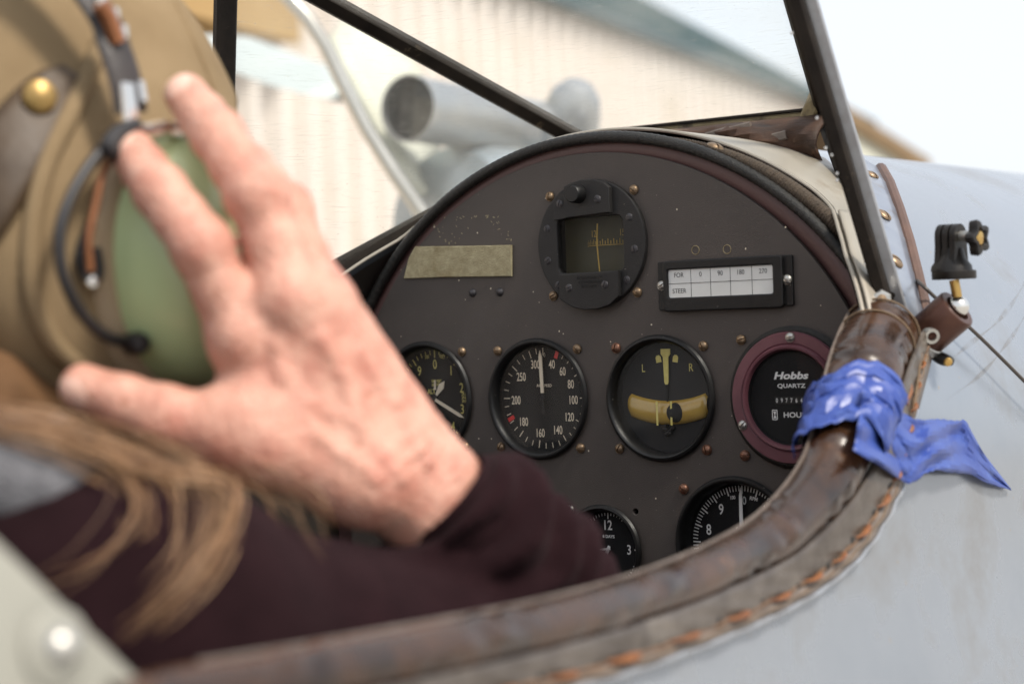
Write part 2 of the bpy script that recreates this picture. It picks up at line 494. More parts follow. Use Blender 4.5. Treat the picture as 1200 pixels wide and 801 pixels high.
# ------------------------------------------------------------------ smooth distance-field modelling
def surface_nets(v, lo, h):
    nx, ny, nz = v.shape
    ins = v < 0
    cs = {}
    for a in (0, 1):
        for b in (0, 1):
            for c in (0, 1):
                cs[(a, b, c)] = (slice(a, nx - 1 + a), slice(b, ny - 1 + b), slice(c, nz - 1 + c))
    tot = sum(ins[s].astype(np.int8) for s in cs.values())
    act = (tot > 0) & (tot < 8)
    idx = np.argwhere(act)
    acc = np.zeros((len(idx), 3)); cnt = np.zeros(len(idx))
    corner = {k: v[idx[:, 0] + k[0], idx[:, 1] + k[1], idx[:, 2] + k[2]] for k in cs}
    ks = list(cs)
    for i in range(8):
        for j in range(i + 1, 8):
            A, B = np.array(ks[i]), np.array(ks[j])
            if np.abs(A - B).sum() != 1: continue
            va, vb = corner[ks[i]], corner[ks[j]]
            m = (va < 0) != (vb < 0)
            t = np.where(m, va / np.where(m, va - vb, 1), 0)
            acc += m[:, None] * (A + t[:, None] * (B - A)); cnt += m
    P = np.array(lo) + (idx + acc / cnt[:, None]) * h
    num = -np.ones(act.shape, int); num[tuple(idx.T)] = np.arange(len(idx))
    F = []
    for ax in range(3):
        s0 = [slice(None)] * 3; s1 = [slice(None)] * 3
        s0[ax] = slice(0, -1); s1[ax] = slice(1, None)
        ch = ins[tuple(s0)] != ins[tuple(s1)]
        e = np.argwhere(ch)
        b, c = (ax + 1) % 3, (ax + 2) % 3
        ok = (e[:, b] > 0) & (e[:, c] > 0) & (e[:, b] < v.shape[b] - 1) & (e[:, c] < v.shape[c] - 1)
        e = e[ok]
        ob = np.eye(3, dtype=int)[b]; oc = np.eye(3, dtype=int)[c]
        q = np.stack([num[tuple((e - ob - oc).T)], num[tuple((e - oc).T)], num[tuple(e.T)], num[tuple((e - ob).T)]], 1)
        fl = ins[tuple(e.T)]
        q = np.where(fl[:, None], q, q[:, ::-1])
        F.append(q)
    F = np.concatenate(F)
    return P, F[(F >= 0).all(1)]
def field_mesh(fn, lo, hi, h):
    lo = np.array(lo, float); hi = np.array(hi, float)
    n = np.ceil((hi - lo) / h).astype(int) + 1
    X = [lo[i] + h * np.arange(n[i]) for i in range(3)]
    out = np.empty(n, np.float32)
    step = max(1, int(600000 / (n[1] * n[2])))
    for i in range(0, n[0], step):
        g = np.stack(np.meshgrid(X[0][i:i + step], X[1], X[2], indexing='ij'), -1).astype(np.float32)
        sh = g.shape[:3]
        out[i:i + step] = fn(g.reshape(-1, 3)).reshape(sh)
    return surface_nets(out, lo, h)
def cone(p, a, b, ra, rb):
    a = np.array(a, np.float32); b = np.array(b, np.float32); ab = b - a
    t = np.clip((p - a) @ ab / (ab @ ab), 0, 1)
    return np.linalg.norm(p - a - t[:, None] * ab, axis=1) - (ra + (rb - ra) * t)
def ball(p, c, r):
    return np.linalg.norm(p - np.array(c, np.float32), axis=1) - r
def ell(p, c, r):
    r = np.array(r, np.float32); q = (p - np.array(c, np.float32)) / r
    k0 = np.linalg.norm(q, axis=1); k1 = np.linalg.norm(q / r, axis=1)
    return k0 * (k0 - 1) / np.maximum(k1, 1e-6)
def smin(a, b, k):
    if k <= 0: return np.minimum(a, b)
    h = np.maximum(k - np.abs(a - b), 0) / k
    return np.minimum(a, b) - h * h * k * .25
def smax(a, b, k):
    return -smin(-a, -b, k)
def vnoise(p, s, seed=0):
    """cheap smooth noise from a few sine waves"""
    r = np.random.default_rng(seed)
    out = np.zeros(len(p), np.float32)
    for i in range(7):
        d = r.normal(size=3); d /= np.linalg.norm(d); f = s * r.uniform(.6, 1.7)
        out += np.sin(p @ (d * f).astype(np.float32) + r.uniform(0, 6.28)) / 7
    return out
def mesh_obj(name, P, F, mats, parent=None, smooth=True, mi=None):
    org = ORG.get(parent, np.zeros(3)) if parent is not None else np.zeros(3)
    me = bpy.data.meshes.new(name)
    me.from_pydata((P - org).tolist(), [], F.tolist())
    for m in (mats if isinstance(mats, (list, tuple)) else [mats]): me.materials.append(MAT[m])
    if mi is not None: me.polygons.foreach_set('material_index', mi.astype(np.int32))
    me.polygons.foreach_set('use_smooth', [True] * len(me.polygons))
    me.update()
    o = link(name, me, parent); ORG[o] = org
    return o
#PART2
# ================================================================== THE SETTING
GZ = -1.72
mb = MB()
n = 40
xs = np.concatenate([[-400, -120, -50], np.linspace(-25, 25, n), [50, 120, 400]])
mb.grid([[(x, y, GZ) for y in xs] for x in xs], flip=True)
ground = mb.build('ground', 'concrete', None, smooth=0)
ground['kind'] = 'structure'
ground['label'] = 'pale concrete apron under the aircraft'

# ---- hangar with ribbed steel wall
H0 = np.array([-7.16, 10.45, 0.0])                 # foot of the wall, below the eave seen at the top of the front pane
HD = np.array([-.2317, .9728, 0.0]); HN = np.array([.9728, .2317, 0.0])
eave_z = 2.35
HS0, HS1 = -16.0, 9.0
def HW(s_, out, z): return H0 + HD * s_ + HN * out + np.array([0, 0, z])
def wall_s(px, out=0.0):
    r = ray(px, 200); q = H0 + HN * out - CAM
    t, s_ = np.linalg.solve(np.array([[r[0], -HD[0]], [r[1], -HD[1]]]), q[:2]); return s_
hangar = thing('hangar', 'cream ribbed steel hangar with a blue-grey roof behind the windscreen', 'hangar', tuple(HW(-3, -3, GZ)))
pitch = .30
y = HS0
while y < HS1 - .05:
    prof = []
    for k in range(4):
        b0 = y + k * pitch
        prof += [(0, b0), (0, b0 + .45 * pitch), (.13, b0 + .60 * pitch), (.13, b0 + .85 * pitch)]
    prof.append((0, y + 4 * pitch))
    MB().grid([[HW(s_, d_, z) for d_, s_ in prof] for z in (GZ, eave_z)]).build('wall_sheet', 'hangar_cream', hangar, smooth=0, solid=.006)
    y += 4 * pitch
hs_end = y
RO = 5.0
r = ray(835, 26)
q = H0 - HN * RO - CAM
t_, s_ = np.linalg.solve(np.array([[r[0], -HD[0]], [r[1], -HD[1]]]), q[:2])
rz = float(CAM[2] + r[2] * t_)
y = HS0
while y < hs_end + .2:
    G = []
    for (o_, z) in ((.16, eave_z - .02), (-RO, rz)):
        row = []
        for k in range(4):
            b0 = y + k * .3
            row += [HW(b0, o_, z), HW(b0 + .2, o_, z), HW(b0 + .22, o_, z + .04), HW(b0 + .28, o_, z + .04)]
        row.append(HW(y + 1.2, o_, z)); G.append(row)
    MB().grid(G).build('roof_sheet', 'hangar_roof', hangar, smooth=0, solid=.01)
    y += 1.2
MB().tube([HW(HS0 - .2, .17, eave_z - .05), HW(hs_end + .3, .17, eave_z - .05)], .05, 8).build('gutter', 'gutter', hangar)
MB().tube([HW(HS0 - .2, -RO, rz + .02), HW(hs_end + .3, -RO, rz + .02)], .09, 8).build('ridge_cap', 'gutter', hangar)
MB().grid([[HW(hs_end, 0, GZ), HW(hs_end, 0, eave_z - .06)], [HW(hs_end, -RO, GZ), HW(hs_end, -RO, rz - .06)]]).build('gable_wall', 'hangar_cream', hangar, smooth=0, solid=.02)
# big timber sliding door hung on the wall, out towards the tail, and its header beam
ds0, ds1 = wall_s(40, .2), wall_s(276, .2)
nb = 14
for k in range(nb):
    s0_, s1_ = ds0 + (ds1 - ds0) * k / nb, ds0 + (ds1 - ds0) * (k + 1) / nb - .02
    MB().box(HW((s0_ + s1_) / 2, .16, (GZ + eave_z) / 2), (.06, s1_ - s0_, eave_z - GZ - .1), ax=[HN, HD, (0, 0, 1)]).build('door_board', 'hangar_wood', hangar, smooth=0)
se_ = wall_s(342, .2); rr_ = ray(342, 52); tt_ = np.linalg.norm((HW(se_, .2, 0) - CAM)[:2]) / np.linalg.norm(rr_[:2])
hz_ = CAM[2] + rr_[2] * tt_
MB().box(HW((ds0 + se_) / 2, .24, (hz_ + eave_z) / 2), (.08, se_ - ds0, max(.2, eave_z - hz_)), ax=[HN, HD, (0, 0, 1)]).build('door_header', 'hangar_wood', hangar, smooth=0)
# low annex beyond the hangar, its barge board sloping down
annex = thing('annex', 'low shed with brown barge board beyond the hangar end', 'shed', (-7.2, 19, GZ))
A0, A1 = at(985, 133, 18.0), at(1085, 196, 19.5)
dv = A1 - A0
MB().bar(A0, A1, .10, .17, (0, 0, 1), .1).build('barge_board', 'barge_brown', annex)
side = []
for t in np.linspace(0, 1, 10):
    p = A0 + dv * t
    side.append([(p[0] - .04, p[1] + .04, p[2] - .09), (p[0] - .04, p[1] + .04, GZ)])
MB().grid(side).build('wall', 'wing_cream', annex, smooth=0, solid=.05)
bk = np.array([-1.8, 1.5, 0])
MB().grid([[A0 + (0, 0, .05), A0 + bk + (0, 0, .05)], [A1 + (0, 0, .05), A1 + bk + (0, 0, .05)]]).build('roof', 'barge_brown', annex, smooth=0, solid=.05)

# ---- aircraft parked alongside, seen through the windscreen
DN = 2.35
other = thing('parked_aircraft', 'silver aircraft nose with a soot-dark exhaust pipe seen through the side pane', 'aircraft', tuple(at(600, 300, 2.8) * [1, 1, 0] + [0, 0, GZ]))
cr, cf, cu_ = ROT[:, 0], ROT[:, 1], ROT[:, 2]
# cowling: long rounded body lying low under the exhaust
c0 = at(575, 268, 2.52); cax = cr * .62 + cf * .78 - np.array([0, 0, .02])
cax /= np.linalg.norm(cax)
MB().lathe([(.001, -.10), (.07, -.098), (.100, -.085), (.112, -.05), (.116, .06), (.120, .5), (.12, 1.2), (.09, 1.5), (.001, 1.55)], c0, cax, 40, (0, 0, 1)).build('cowling', 'alloy_blue', other)
for h in (.12, .32, .6):
    MB().lathe([(.1175, h - .006), (.1215, h - .004), (.1215, h + .004), (.1175, h + .006)], c0, cax, 40, (0, 0, 1)).build('cowl_strap', 'alloy', other)
e0 = at(480, 127, DN); eax = cr * .56 + cf * .83
eax /= np.linalg.norm(eax)
ex = MB().lathe([(.0395, .003), (.0405, .0), (.0405, -.004), (.0425, -.004), (.0425, .012), (.041, .016), (.041, .36), (.036, .40), (.001, .41)], e0, eax, 40, (0, 0, 1)).build('exhaust_pipe', 'alloy', other)
MB().lathe([(.0001, .13), (.0376, .13), (.0392, .003)], e0, eax, 32, (0, 0, 1)).build('exhaust_mouth', 'soot', ex)
d0 = at(670, 133, 2.6)
MB().lathe([(.0001, -.05), (.020, -.045), (.034, -.028), (.041, 0), (.043, .04), (.043, .16), (.001, .165)], d0, cr * -.2 + cf * .5 - cu_ * .8, 32, (1, 0, 0)).build('breather_scoop', 'alloy', other)
for px_, py_ in ((560, 185), (640, 178)):
    MB().bar(at(px_, py_ - 40, 2.46), at(px_, py_ + 40, 2.56), .012, .03).build('exhaust_bracket', 'alloy', other)
tp = [at(px_, py_, 2.3) for px_, py_ in ((318, -22), (340, 0), (362, 24), (382, 55), (402, 98), (430, 152), (464, 206), (497, 254), (530, 305), (560, 350))]
tp += [np.array(tp[-1]) + (-.02, .02, -.35), np.array(tp[-1]) + (-.04, .04, -.9)]
MB().tube(tp, .0095, 14).build('cabane_tube', 'tube_silver', other)
# pale panel behind the tube: wing-root fairing
Lf = [(378, 50), (402, 98), (430, 152), (464, 206), (484, 234)]
Rf = [(398, 30), (436, 48), (474, 78), (500, 115), (502, 190)]
g = [[at(l_[0] + (r_[0] - l_[0]) * t, l_[1] + (r_[1] - l_[1]) * t, 2.42 + .25 * t + .05 * math.sin(t * PI)) for t in np.linspace(0, 1, 7)] for l_, r_ in zip(Lf, Rf)]
MB().grid(g).build('wing_root_fairing', 'wing_cream', other, solid=.02)
# its wing: an aerofoil slab out towards the tail
wa, wb = at(268, 62, 4.0), at(404, 112, 3.6)
sec = [(-.5, .0), (-.42, .045), (-.2, .075), (.1, .07), (.5, .01), (.1, -.012), (-.3, -.022), (-.48, -.02)]
wdir = (wb - wa) / np.linalg.norm(wb - wa)
ch = np.cross(wdir, [0, 0, 1]); ch /= np.linalg.norm(ch)
upv = np.cross(ch, wdir)
mbw = MB(); G = []
for P0, s_ in ((wa - wdir * .08, .8), (wa, 1.0), (wb - wdir * .12, .95), (wb - wdir * .02, .7), (wb, .3)):
    G.append([P0 + ch * (a * .22 * s_) + upv * (b * .62 * s_ - .01) for a, b in sec + sec[:1]])
mbw.grid(G).build('wing', 'wing_white', other)
pw = at(600, 300, 2.9)
for sx_ in (-.25, .25):
    q = np.array([pw[0] + sx_, pw[1] + .4, GZ])
    MB().tube([q + (0, 0, .28), q + (-sx_ * .6, 0, 1.45)], .03, 10).build('undercarriage_leg', 'alloy', other)
    MB().lathe([(.001, -.06), (.2, -.06), (.27, -.04), (.28, 0), (.27, .04), (.2, .06), (.001, .06)], q + (0, 0, .28), (1, 0, .0), 28, (0, 0, 1)).build('wheel', 'tyre', other)

# ================================================================== THE AIRCRAFT SKIN
Z0, AB, BB = -.058, .239, .2263
def sstep(t):
    t = np.clip(t, 0, 1); return t * t * (3 - 2 * t)
def taper(y):
    return 1 - .55 * sstep((y - .75) / .8) - .6 * sstep((-1.2 - y) / 1.4)
def aw(y):
    return (AB + .035 * sstep((-.15 - y) / .45)) * taper(y)
def bw(y):
    return BB * taper(y)
def skinX(y, z):
    if z >= Z0:
        q = (z - Z0) / bw(y)
        return aw(y) * math.sqrt(max(0, 1 - q * q)) if q < 1 else -1.0
    d = Z0 - z
    return aw(y) + .30 * (math.sqrt(d * d + .0036) - .06) * math.exp(-d * 1.2) - max(0, d - .38) ** 2 * 1.2
def hit(px, py, off=0.0):
    """first point along the photo ray that lies on the starboard skin, moved out by off"""
    d = ray(px, py); t = .25; prev = None
    while t < 3.0:
        P = CAM + d * t
        s = P[0] - off - skinX(P[1], P[2] - off * .5 * (P[2] > Z0))
        if prev is not None and s < 0 <= prev:
            lo, hi = t - .004, t
            for _ in range(24):
                m_ = (lo + hi) / 2; P = CAM + d * m_
                if P[0] - off - skinX(P[1], P[2] - off * .5 * (P[2] > Z0)) < 0: hi = m_
                else: lo = m_
            return CAM + d * hi
        prev = s; t += .004
    return onX(px, py, .2)
def skin_n(P):
    y, z = P[1], P[2]; e = 1e-3
    gx = np.array([1.0, -(skinX(y + e, z) - skinX(y - e, z)) / (2 * e), -(skinX(y, z + e) - skinX(y, z - e)) / (2 * e)])
    return gx / np.linalg.norm(gx)
PAD_PX = [(1034, 388, .0205), (1019, 420, .0205), (1006, 455, .0200), (991, 505, .0185), (964, 566, .0158), (914, 622, .0132), (853, 660, .0113),
          (756, 701, .0104), (632, 737, .0100), (500, 766, .0098), (350, 797, .0098), (215, 822, .0098)]
_e = [hit(a, b)[1:] for a, b, r in PAD_PX[1:]]
_z = np.minimum.accumulate(np.array([q[1] for q in _e])) - np.arange(len(_e)) * 1e-5
EDGE_Z = [-.0700] + list(_z[::-1]) + [.049, .080, .095, .109, .12, .2]
EDGE_Y = [-.62] + [q[0] for q in _e][::-1] + [-.059, -.034, -.014, .008, .014, .014]
def edge_y(z): return float(np.interp(z, EDGE_Z, EDGE_Y))
_a = [hit(a, b)[1:] for a, b in ((172, 806), (86, 722), (0, 638))]
AFT_Z = [-.0700, _a[0][1], _a[1][1], _a[2][1], .08, .17, .3]
AFT_Y = [_a[0][0] + .012, _a[0][0], _a[1][0], _a[2][0], _a[2][0] - .07, _a[2][0] - .19, _a[2][0] - .3]
def aft_y(z): return float(np.interp(z, AFT_Z, AFT_Y))
S_END = math.acos((-.0540 - Z0) / BB)
def deck_pt(s, y, off=0.0):
    sg = 1 if s >= 0 else -1
    a = abs(s)
    return ((aw(y) + off) * math.sin(a) * sg, y, Z0 + (bw(y) + off) * math.cos(a))
SS = np.concatenate([-np.linspace(S_END, math.radians(62), 40), -np.linspace(math.radians(60), 0, 26), np.linspace(0, math.radians(60), 26)[1:], np.linspace(math.radians(62), S_END, 40)])
def deck_grid(off, y_end, nY, inset=0.0):
    G = []
    for s in SS:
        z = Z0 + BB * math.cos(s)
        y0 = edge_y(z) + inset
        G.append([deck_pt(s, y, off) for y in np.concatenate([np.linspace(y0, .035, 10), .035 + (y_end - .035) * np.linspace(0, 1, nY)[1:] ** 1.4])])
    return G
def aft_grid(off, nY):
    G = []
    for s in SS:
        z = Z0 + BB * math.cos(s)
        y1 = aft_y(z)
        G.append([deck_pt(s, y, off) for y in y1 + (-2.6 - y1) * np.linspace(0, 1, nY) ** 1.4])
    return G
ZS = np.concatenate([np.linspace(-.0540, -.30, 18), np.linspace(-.34, -.62, 8)])
YS = np.concatenate([np.linspace(-2.6, -1.0, 10), np.linspace(-.95, .4, 46), np.linspace(.5, 1.55, 10)])
def side_grid(sg, off, ys=YS):
    G = []
    for z in ZS:
        G.append([(sg * (skinX(y, z) + off), y, -.054 + (z + .054) * (taper(y) * .6 + .4)) for y in ys])
    zb = ZS[-1]
    for k in range(1, 5):
        G.append([(sg * (skinX(y, zb) + off) * (1 - k / 4) ** .5, y, -.054 + (zb + .054 - .05 * math.sin(k / 4 * PI / 2)) * (taper(y) * .6 + .4)) for y in ys])
    return G
plane = thing('open_cockpit_aircraft', 'silver-doped fuselage of an open-cockpit aircraft around the pilot', 'aircraft', (0, 0, GZ))
MB().grid(deck_grid(0, 1.55, 34)).build('forward_deck', 'silver_dope', plane, smooth=60, fixn=False)
MB().grid(aft_grid(0, 24), flip=True).build('aft_deck', 'aft_warm_lit', plane, smooth=60)
for sg in (-1, 1):
    MB().grid(side_grid(sg, 0), flip=(sg < 0)).build('side_skin', 'silver_dope', plane, smooth=60)
# dark inner lining and end bulkheads
lin = MB()
lin.grid(deck_grid(-.003, .62, 16, .003))
lin.grid(aft_grid(-.006, 14))
for sg in (-1, 1):
    lin.grid(side_grid(sg, -.006, YS[(YS > -1.7) & (YS < .7)]))
for yb in (.6, -1.5):
    ring = [deck_pt(s_, yb, -.004) for s_ in np.linspace(-S_END, S_END, 40)]
    low = [(skinX(yb, z) - .004, yb, -.054 + (z + .054) * (taper(yb) * .6 + .4)) for z in ZS]
    ring += low + [(-q[0], q[1], q[2]) for q in low[::-1]]
    lin.add(ring, [tuple(range(len(ring)))])
lin.box((0, -.5, -.60), (.36, 2.1, .01))
lin.build('cockpit_lining', 'lining', plane, smooth=60)
# nose bowl, propeller boss, legs and wheels keep it standing on the apron
MB().lathe([(.14, 0), (.12, .08), (.06, .14), (.001, .16)], (0, 1.55, -.12), (0, 1, 0), 32).build('nose_bowl', 'alloy', plane)
for sg in (-1, 1):
    w = np.array([sg * .75, .75, GZ + .30])
    MB().tube([w, (sg * .22, .55, -.55)], .03, 12).build('undercarriage_leg', 'alloy', plane)
    MB().tube([w, (sg * .2, 1.05, -.5)], .022, 12).build('undercarriage_leg', 'alloy', plane)
    MB().lathe([(.001, -.07), (.2, -.07), (.28, -.05), (.30, 0), (.28, .05), (.2, .07), (.001, .07)], w, (1, 0, 0), 32, (0, 0, 1)).build('wheel', 'tyre', plane)
MB().tube([(0, -2.4, -.35), (0, -2.5, GZ + .1)], .02, 10).build('tail_skid', 'alloy', plane)
# bright rolled lip of the cockpit opening
lip = []
for s in np.linspace(-math.radians(84), math.radians(84), 120):
    z = Z0 + BB * math.cos(s); lip.append(deck_pt(s, edge_y(z) - .0004, .0008))
MB().tube(lip, .0012, 8).build('opening_lip', 'deck_metal', plane)
# bare metal deck panel between the lip and the windscreen leg (both sides)
for sg in (-1, 1):
    G = []
    for s in np.linspace(math.radians(8), math.radians(70), 60):
        z = Z0 + BB * math.cos(s)
        yl = edge_y(z) + .001
        q = deck_pt(sg * s, 0)[0] * sg
        yr = np.interp(q, [.02, .10, .1555, .19, .21, .24], [.125, .123, .055, .012, -.018, -.05])
        yr = max(yr, yl + .012)
        G.append([deck_pt(sg * s, y, .0018) for y in np.linspace(yl, yr, 10)])
    MB().grid(G, flip=(sg < 0)).build('deck_panel', 'deck_metal', plane, smooth=60)
# riveted strip down the deck edge beside the panel
G = []
for s in np.linspace(math.radians(44), math.radians(66), 24):
    z = Z0 + BB * math.cos(s); y0 = edge_y(z)
    G.append([deck_pt(s, y, .0034) for y in np.linspace(y0 + .0005, y0 + .018, 4)])
MB().grid(G).build('edge_strip', 'deck_metal', plane, smooth=60, solid=.0012)
for px_, py_ in ((838, 170), (706, 154)):
    P = hit(px_, py_ + 2, .002) if px_ > 800 else onY(px_, py_ + 1, .06)
    if px_ > 800: screw('deck', plane, P, normal=skin_n(P), name='deck_screw')
# aft panel screw with its cup washer
P = hit(68, 758, .001)
nn = skin_n(P)
wsh = MB().lathe([(.0001, .0014), (.008, .0012), (.0105, .0)], P, nn, 28, (0, 0, 1)).build('screw_cup', 'aft_warm_lit', plane)
MB().lathe([(.0001, .0058), (.003, .0052), (.0052, .003), (.0056, .0015)], P, nn, 24, (0, 0, 1)).build('screw_head', 'steel_screw', wsh)

# ================================================================== WINDSCREEN
FBR = np.array([.0996, .129, .1803]); RBR = np.array([.2110, -.028, .0505]); APR = np.array([.188, -.124, .294])
mir = np.array([-1, 1, 1])
FBL, RBL, APL = FBR * mir, np.array([-.2400, -.0930, .0490]), APR * mir
ws = thing('windscreen', 'three-pane windscreen in dark metal frame, scratched and dusty', 'windscreen', (0, 0, .17))
def pane(pts, off):
    P = np.array(pts, float); c = P.mean(0)
    P = c + (P - c) * .985
    nrm = np.cross(P[1] - P[0], P[2] - P[0]); nrm /= np.linalg.norm(nrm)
    k = len(P)
    v = np.concatenate([P - nrm * .0012, P + nrm * .0012])
    return MB().add(v, [tuple(range(k - 1, -1, -1)), tuple(range(k, 2 * k))] + [(i, (i + 1) % k, (i + 1) % k + k, i + k) for i in range(k)]).build('pane', 'pane', ws, smooth=0)
pane([FBL, FBR, APR, APL], 0)
pane([FBL, APL, RBL], 0)
pane([FBR, RBR, APR], 0)
nF = np.cross(FBR - FBL, APR - FBL); nF /= np.linalg.norm(nF)
nL = np.cross(APL - FBL, RBL - FBL); nL /= np.linalg.norm(nL)
for A, B, U in ((FBL, APL, nF), (FBR, APR, nF)):
    d_ = (B - A) / np.linalg.norm(B - A)
    po = MB().bar(A - d_ * .004, B, .0125, .010, nF + nL * (1 if A is FBL else 0)).build('corner_post', 'frame_dark', ws)
    MB().bar(A + U * -.0055, B + U * -.0055, .004, .0025, U).build('bead', 'frame_ochre', po)
MB().bar(FBL + (-.003, -.002, -.0055), FBR + (.003, -.002, -.0055), .009, .0135, (0, 0, 1)).build('bottom_rail', 'frame_ochre', ws)
MB().bar(FBL + (0, -.0066, .0012), FBR + (0, -.0066, .0012), .0026, .0022, (0, 0, 1)).build('rail_bead', 'frame_dark', ws)
MB().bar(APL, APR, .012, .012, (0, 0, 1)).build('top_rail', 'frame_dark', ws)
for sg, A, B, F in ((1, RBR, APR, FBR), (-1, RBL, APL, FBL)):
    d_ = (B - A) / np.linalg.norm(B - A)
    side_n = np.array([sg * .95, .3, 0.1])
    leg = MB().bar(A - d_ * .010, B + d_ * .003, .0145, .008, side_n, .2).build('rear_leg', 'frame_dark', ws)
    o_ = np.array([sg * .004, .0055, 0])
    MB().bar(A + o_ - d_ * .008, B + o_, .004, .0095, side_n, .2).build('leg_edge_glint', 'frame_edge', leg)  # lighter strip stands in for the sky's reflection along the leg
    MB().bar(F + (0, 0, -.004), A + (0, .01, .002), .010, .016, (0, 0, 1)).build('side_rail', 'frame_dark', ws)
    # chips in the paint
    if sg > 0:
        for t in (.42, .355, .34, .30, .285, .10, .6):
            p = A + (B - A) * t + np.array([rng.uniform(-.003, .001), -.0052 - .003 * 0, rng.uniform(-.002, .002)])
            wv = np.array([-.35, -1, 0]); wv /= np.linalg.norm(wv)
            MB().lathe([(.0001, .0009), (.0007, .0008), (.0011, 0)], A + (B - A) * t + wv * .0072 + cr * rng.uniform(-.003, .003), wv, 8, (0, 0, 1)).build('paint_chip', 'paper', leg)
    MB().bar(A + d_ * .002 + (sg * .001, 0, 0), np.array(deck_pt(sg * math.radians(60), A[1] + .01)) , .014, .003, (0, 1, 0)).build('foot_bracket', 'frame_dark', ws)
    # foot nut
    fp = A + d_ * .004 + np.array([sg * .002, -.009, 0])
    nut = MB().lathe([(.0001, .005), (.0048, .005), (.0058, .004), (.0058, -.004)], fp, (sg * .45, -.9, .15), 6, (0, 0, 1)).build('foot_nut', 'steel_screw', ws)
    MB().lathe([(.0001, .0085), (.0026, .008), (.003, .004)], fp, (sg * .45, -.9, .15), 14, (0, 0, 1)).build('stud', 'brass_screw', nut)
# corner clip
cc = FBR + np.array([-.004, -.008, .004])
MB().bar(cc + (-.006, 0, -.010), cc + (.007, -.003, .012), .006, .010, (1, 0, .4)).build('corner_clip', 'frame_ochre', ws)
# rusty packing between the straight rail and the curved deck
G = []
for x in np.linspace(-.098, .108, 44):
    zb = Z0 + BB * math.sqrt(1 - (x / AB) ** 2) - .002
    zt = .1745
    row = []
    for k in range(8):
        t = k / 7
        row.append((x, .119 - .012 * math.sin(t * PI) * (1 + .35 * math.sin(x * 110 + k * .6)) - .010 * (1 - t) + .0012 * rng.uniform(-1, 1), zb + (zt - zb) * t))
    G.append(row)
MB().grid(G).build('rail_packing', 'rust_filler', ws, smooth=40, solid=.003)
for i, (px_, py_, L) in enumerate(((862, 153, .022), (840, 158, .016), (905, 163, .02))):
    P = onY(px_, py_, .102)
    MB().bar(P + (-L / 2, 0, -.001), P + (L / 2, .001, .002), .003, .006, (0, 0, 1)).build('leather_scrap', 'leather_edge', ws)
# base flange on the starboard deck with screws, then the rubber seal
lp = [(1003, 184), (1008, 200), (1017, 236), (1028, 280), (1040, 325), (1052, 372)]
rp = [(1027, 198), (1037, 216), (1048, 246), (1059, 282), (1069, 322), (1082, 378)]
for sg in (1, -1):
    G = []
    for a, b in zip(lp, rp):
        A = hit(*a, .003); B = hit(*b, .003)
        G.append([(np.array(hit(a[0] + (b[0] - a[0]) * t, a[1] + (b[1] - a[1]) * t, .003)) * [sg, 1, 1]) for t in np.linspace(0, 1, 5)])
    fl = MB().grid(G, flip=(sg < 0)).build('base_flange', 'flange_metal', ws, smooth=60, solid=.0016)
    tube = [np.array(hit(a[0] + 5, a[1], .0035)) * [sg, 1, 1] for a in rp]
    MB().tube(tube, .0042, 10).build('rubber_seal', 'seal_brown', ws)
    for a in ((1036, 252), (1050, 306), (1021, 205)):
        P = np.array(hit(*a, .0046)); nn = skin_n(P)
        screw('deck', fl, P * [sg, 1, 1], normal=nn * [sg, 1, 1])
    for k in range(5):
        t = k / 4
        P = RBR + (FBR - RBR) * (.55 + .4 * t) + np.array([.008, .003, -.002])
        MB().lathe([(.0001, .003), (.0022, .002), (.0028, 0)], P * [sg, 1, 1], (sg * .7, .5, .4), 10, (0, 0, 1)).build('rivet', 'dark_screw', ws)
# ================================================================== INSTRUMENT PANEL
panel = thing('instrument_panel', 'dark brown arched instrument panel with worn speckled paint', 'instrument panel', (0, 0, -.26))
PR, PCX = .205, -.005
def arch(r, cx, cz, zbot, n=60):
    pts = [(cx + r * math.sin(t), cz + r * math.cos(t)) for t in np.linspace(-PI / 2, PI / 2, n)]
    return [(cx - r, zbot)] + pts + [(cx + r, zbot)]
INST = {'alt': (-.1385, 0, .0387), 'asi': (-.0462, 0, .0387), 'tb': (.0460, 0, .0387), 'hob': (.138, 0, .0405),
        'cmp': (0, .0972, .0397), 'clk': (0, -.0953, .0285), 'rpm': (.0957, -.0885, .0415), 'blank': (-.0957, -.0885, .0387)}
holes = [circ(cx, cz, r - .0025, 56) for k, (cx, cz, r) in INST.items() if k not in ('blank',)]
small = [circ(.0245, -.0705, .0024, 12)]
vf = flat([arch(PR, PCX, -.051, -.26)] + holes + small, .004, .0005)
mb = MB(); place(mb, vf, (0, 0), 0.0, .004)
mb.build('face_plate', 'panel', panel, smooth=30)
# maroon bulkhead behind the plate
def el_arch(a, b, cz, zbot, n=60):
    pts = [(a * math.sin(t), cz + b * math.cos(t)) for t in np.linspace(-PI / 2, PI / 2, n)]
    return [(-a, zbot)] + pts + [(a, zbot)]
vf = flat([el_arch(.2325, .2205, Z0, -.26), arch(.188, PCX, -.051, -.245)], .002)
mb = MB(); place(mb, vf, (0, 0), .012, .002)
mb.build('bulkhead', 'maroon_paint', panel, smooth=30)
# padded maroon roll that fills the bulkhead edge
prof = [(PCX * .4 + .2125 * math.sin(t), .0085, -.0545 + .2120 * math.cos(t)) for t in np.linspace(math.radians(-88), math.radians(88), 90)]
MB().tube(prof, .0088, 12, up=(0, 1, 0), sq=.75).build('edge_roll', 'maroon_paint', panel, smooth=60)
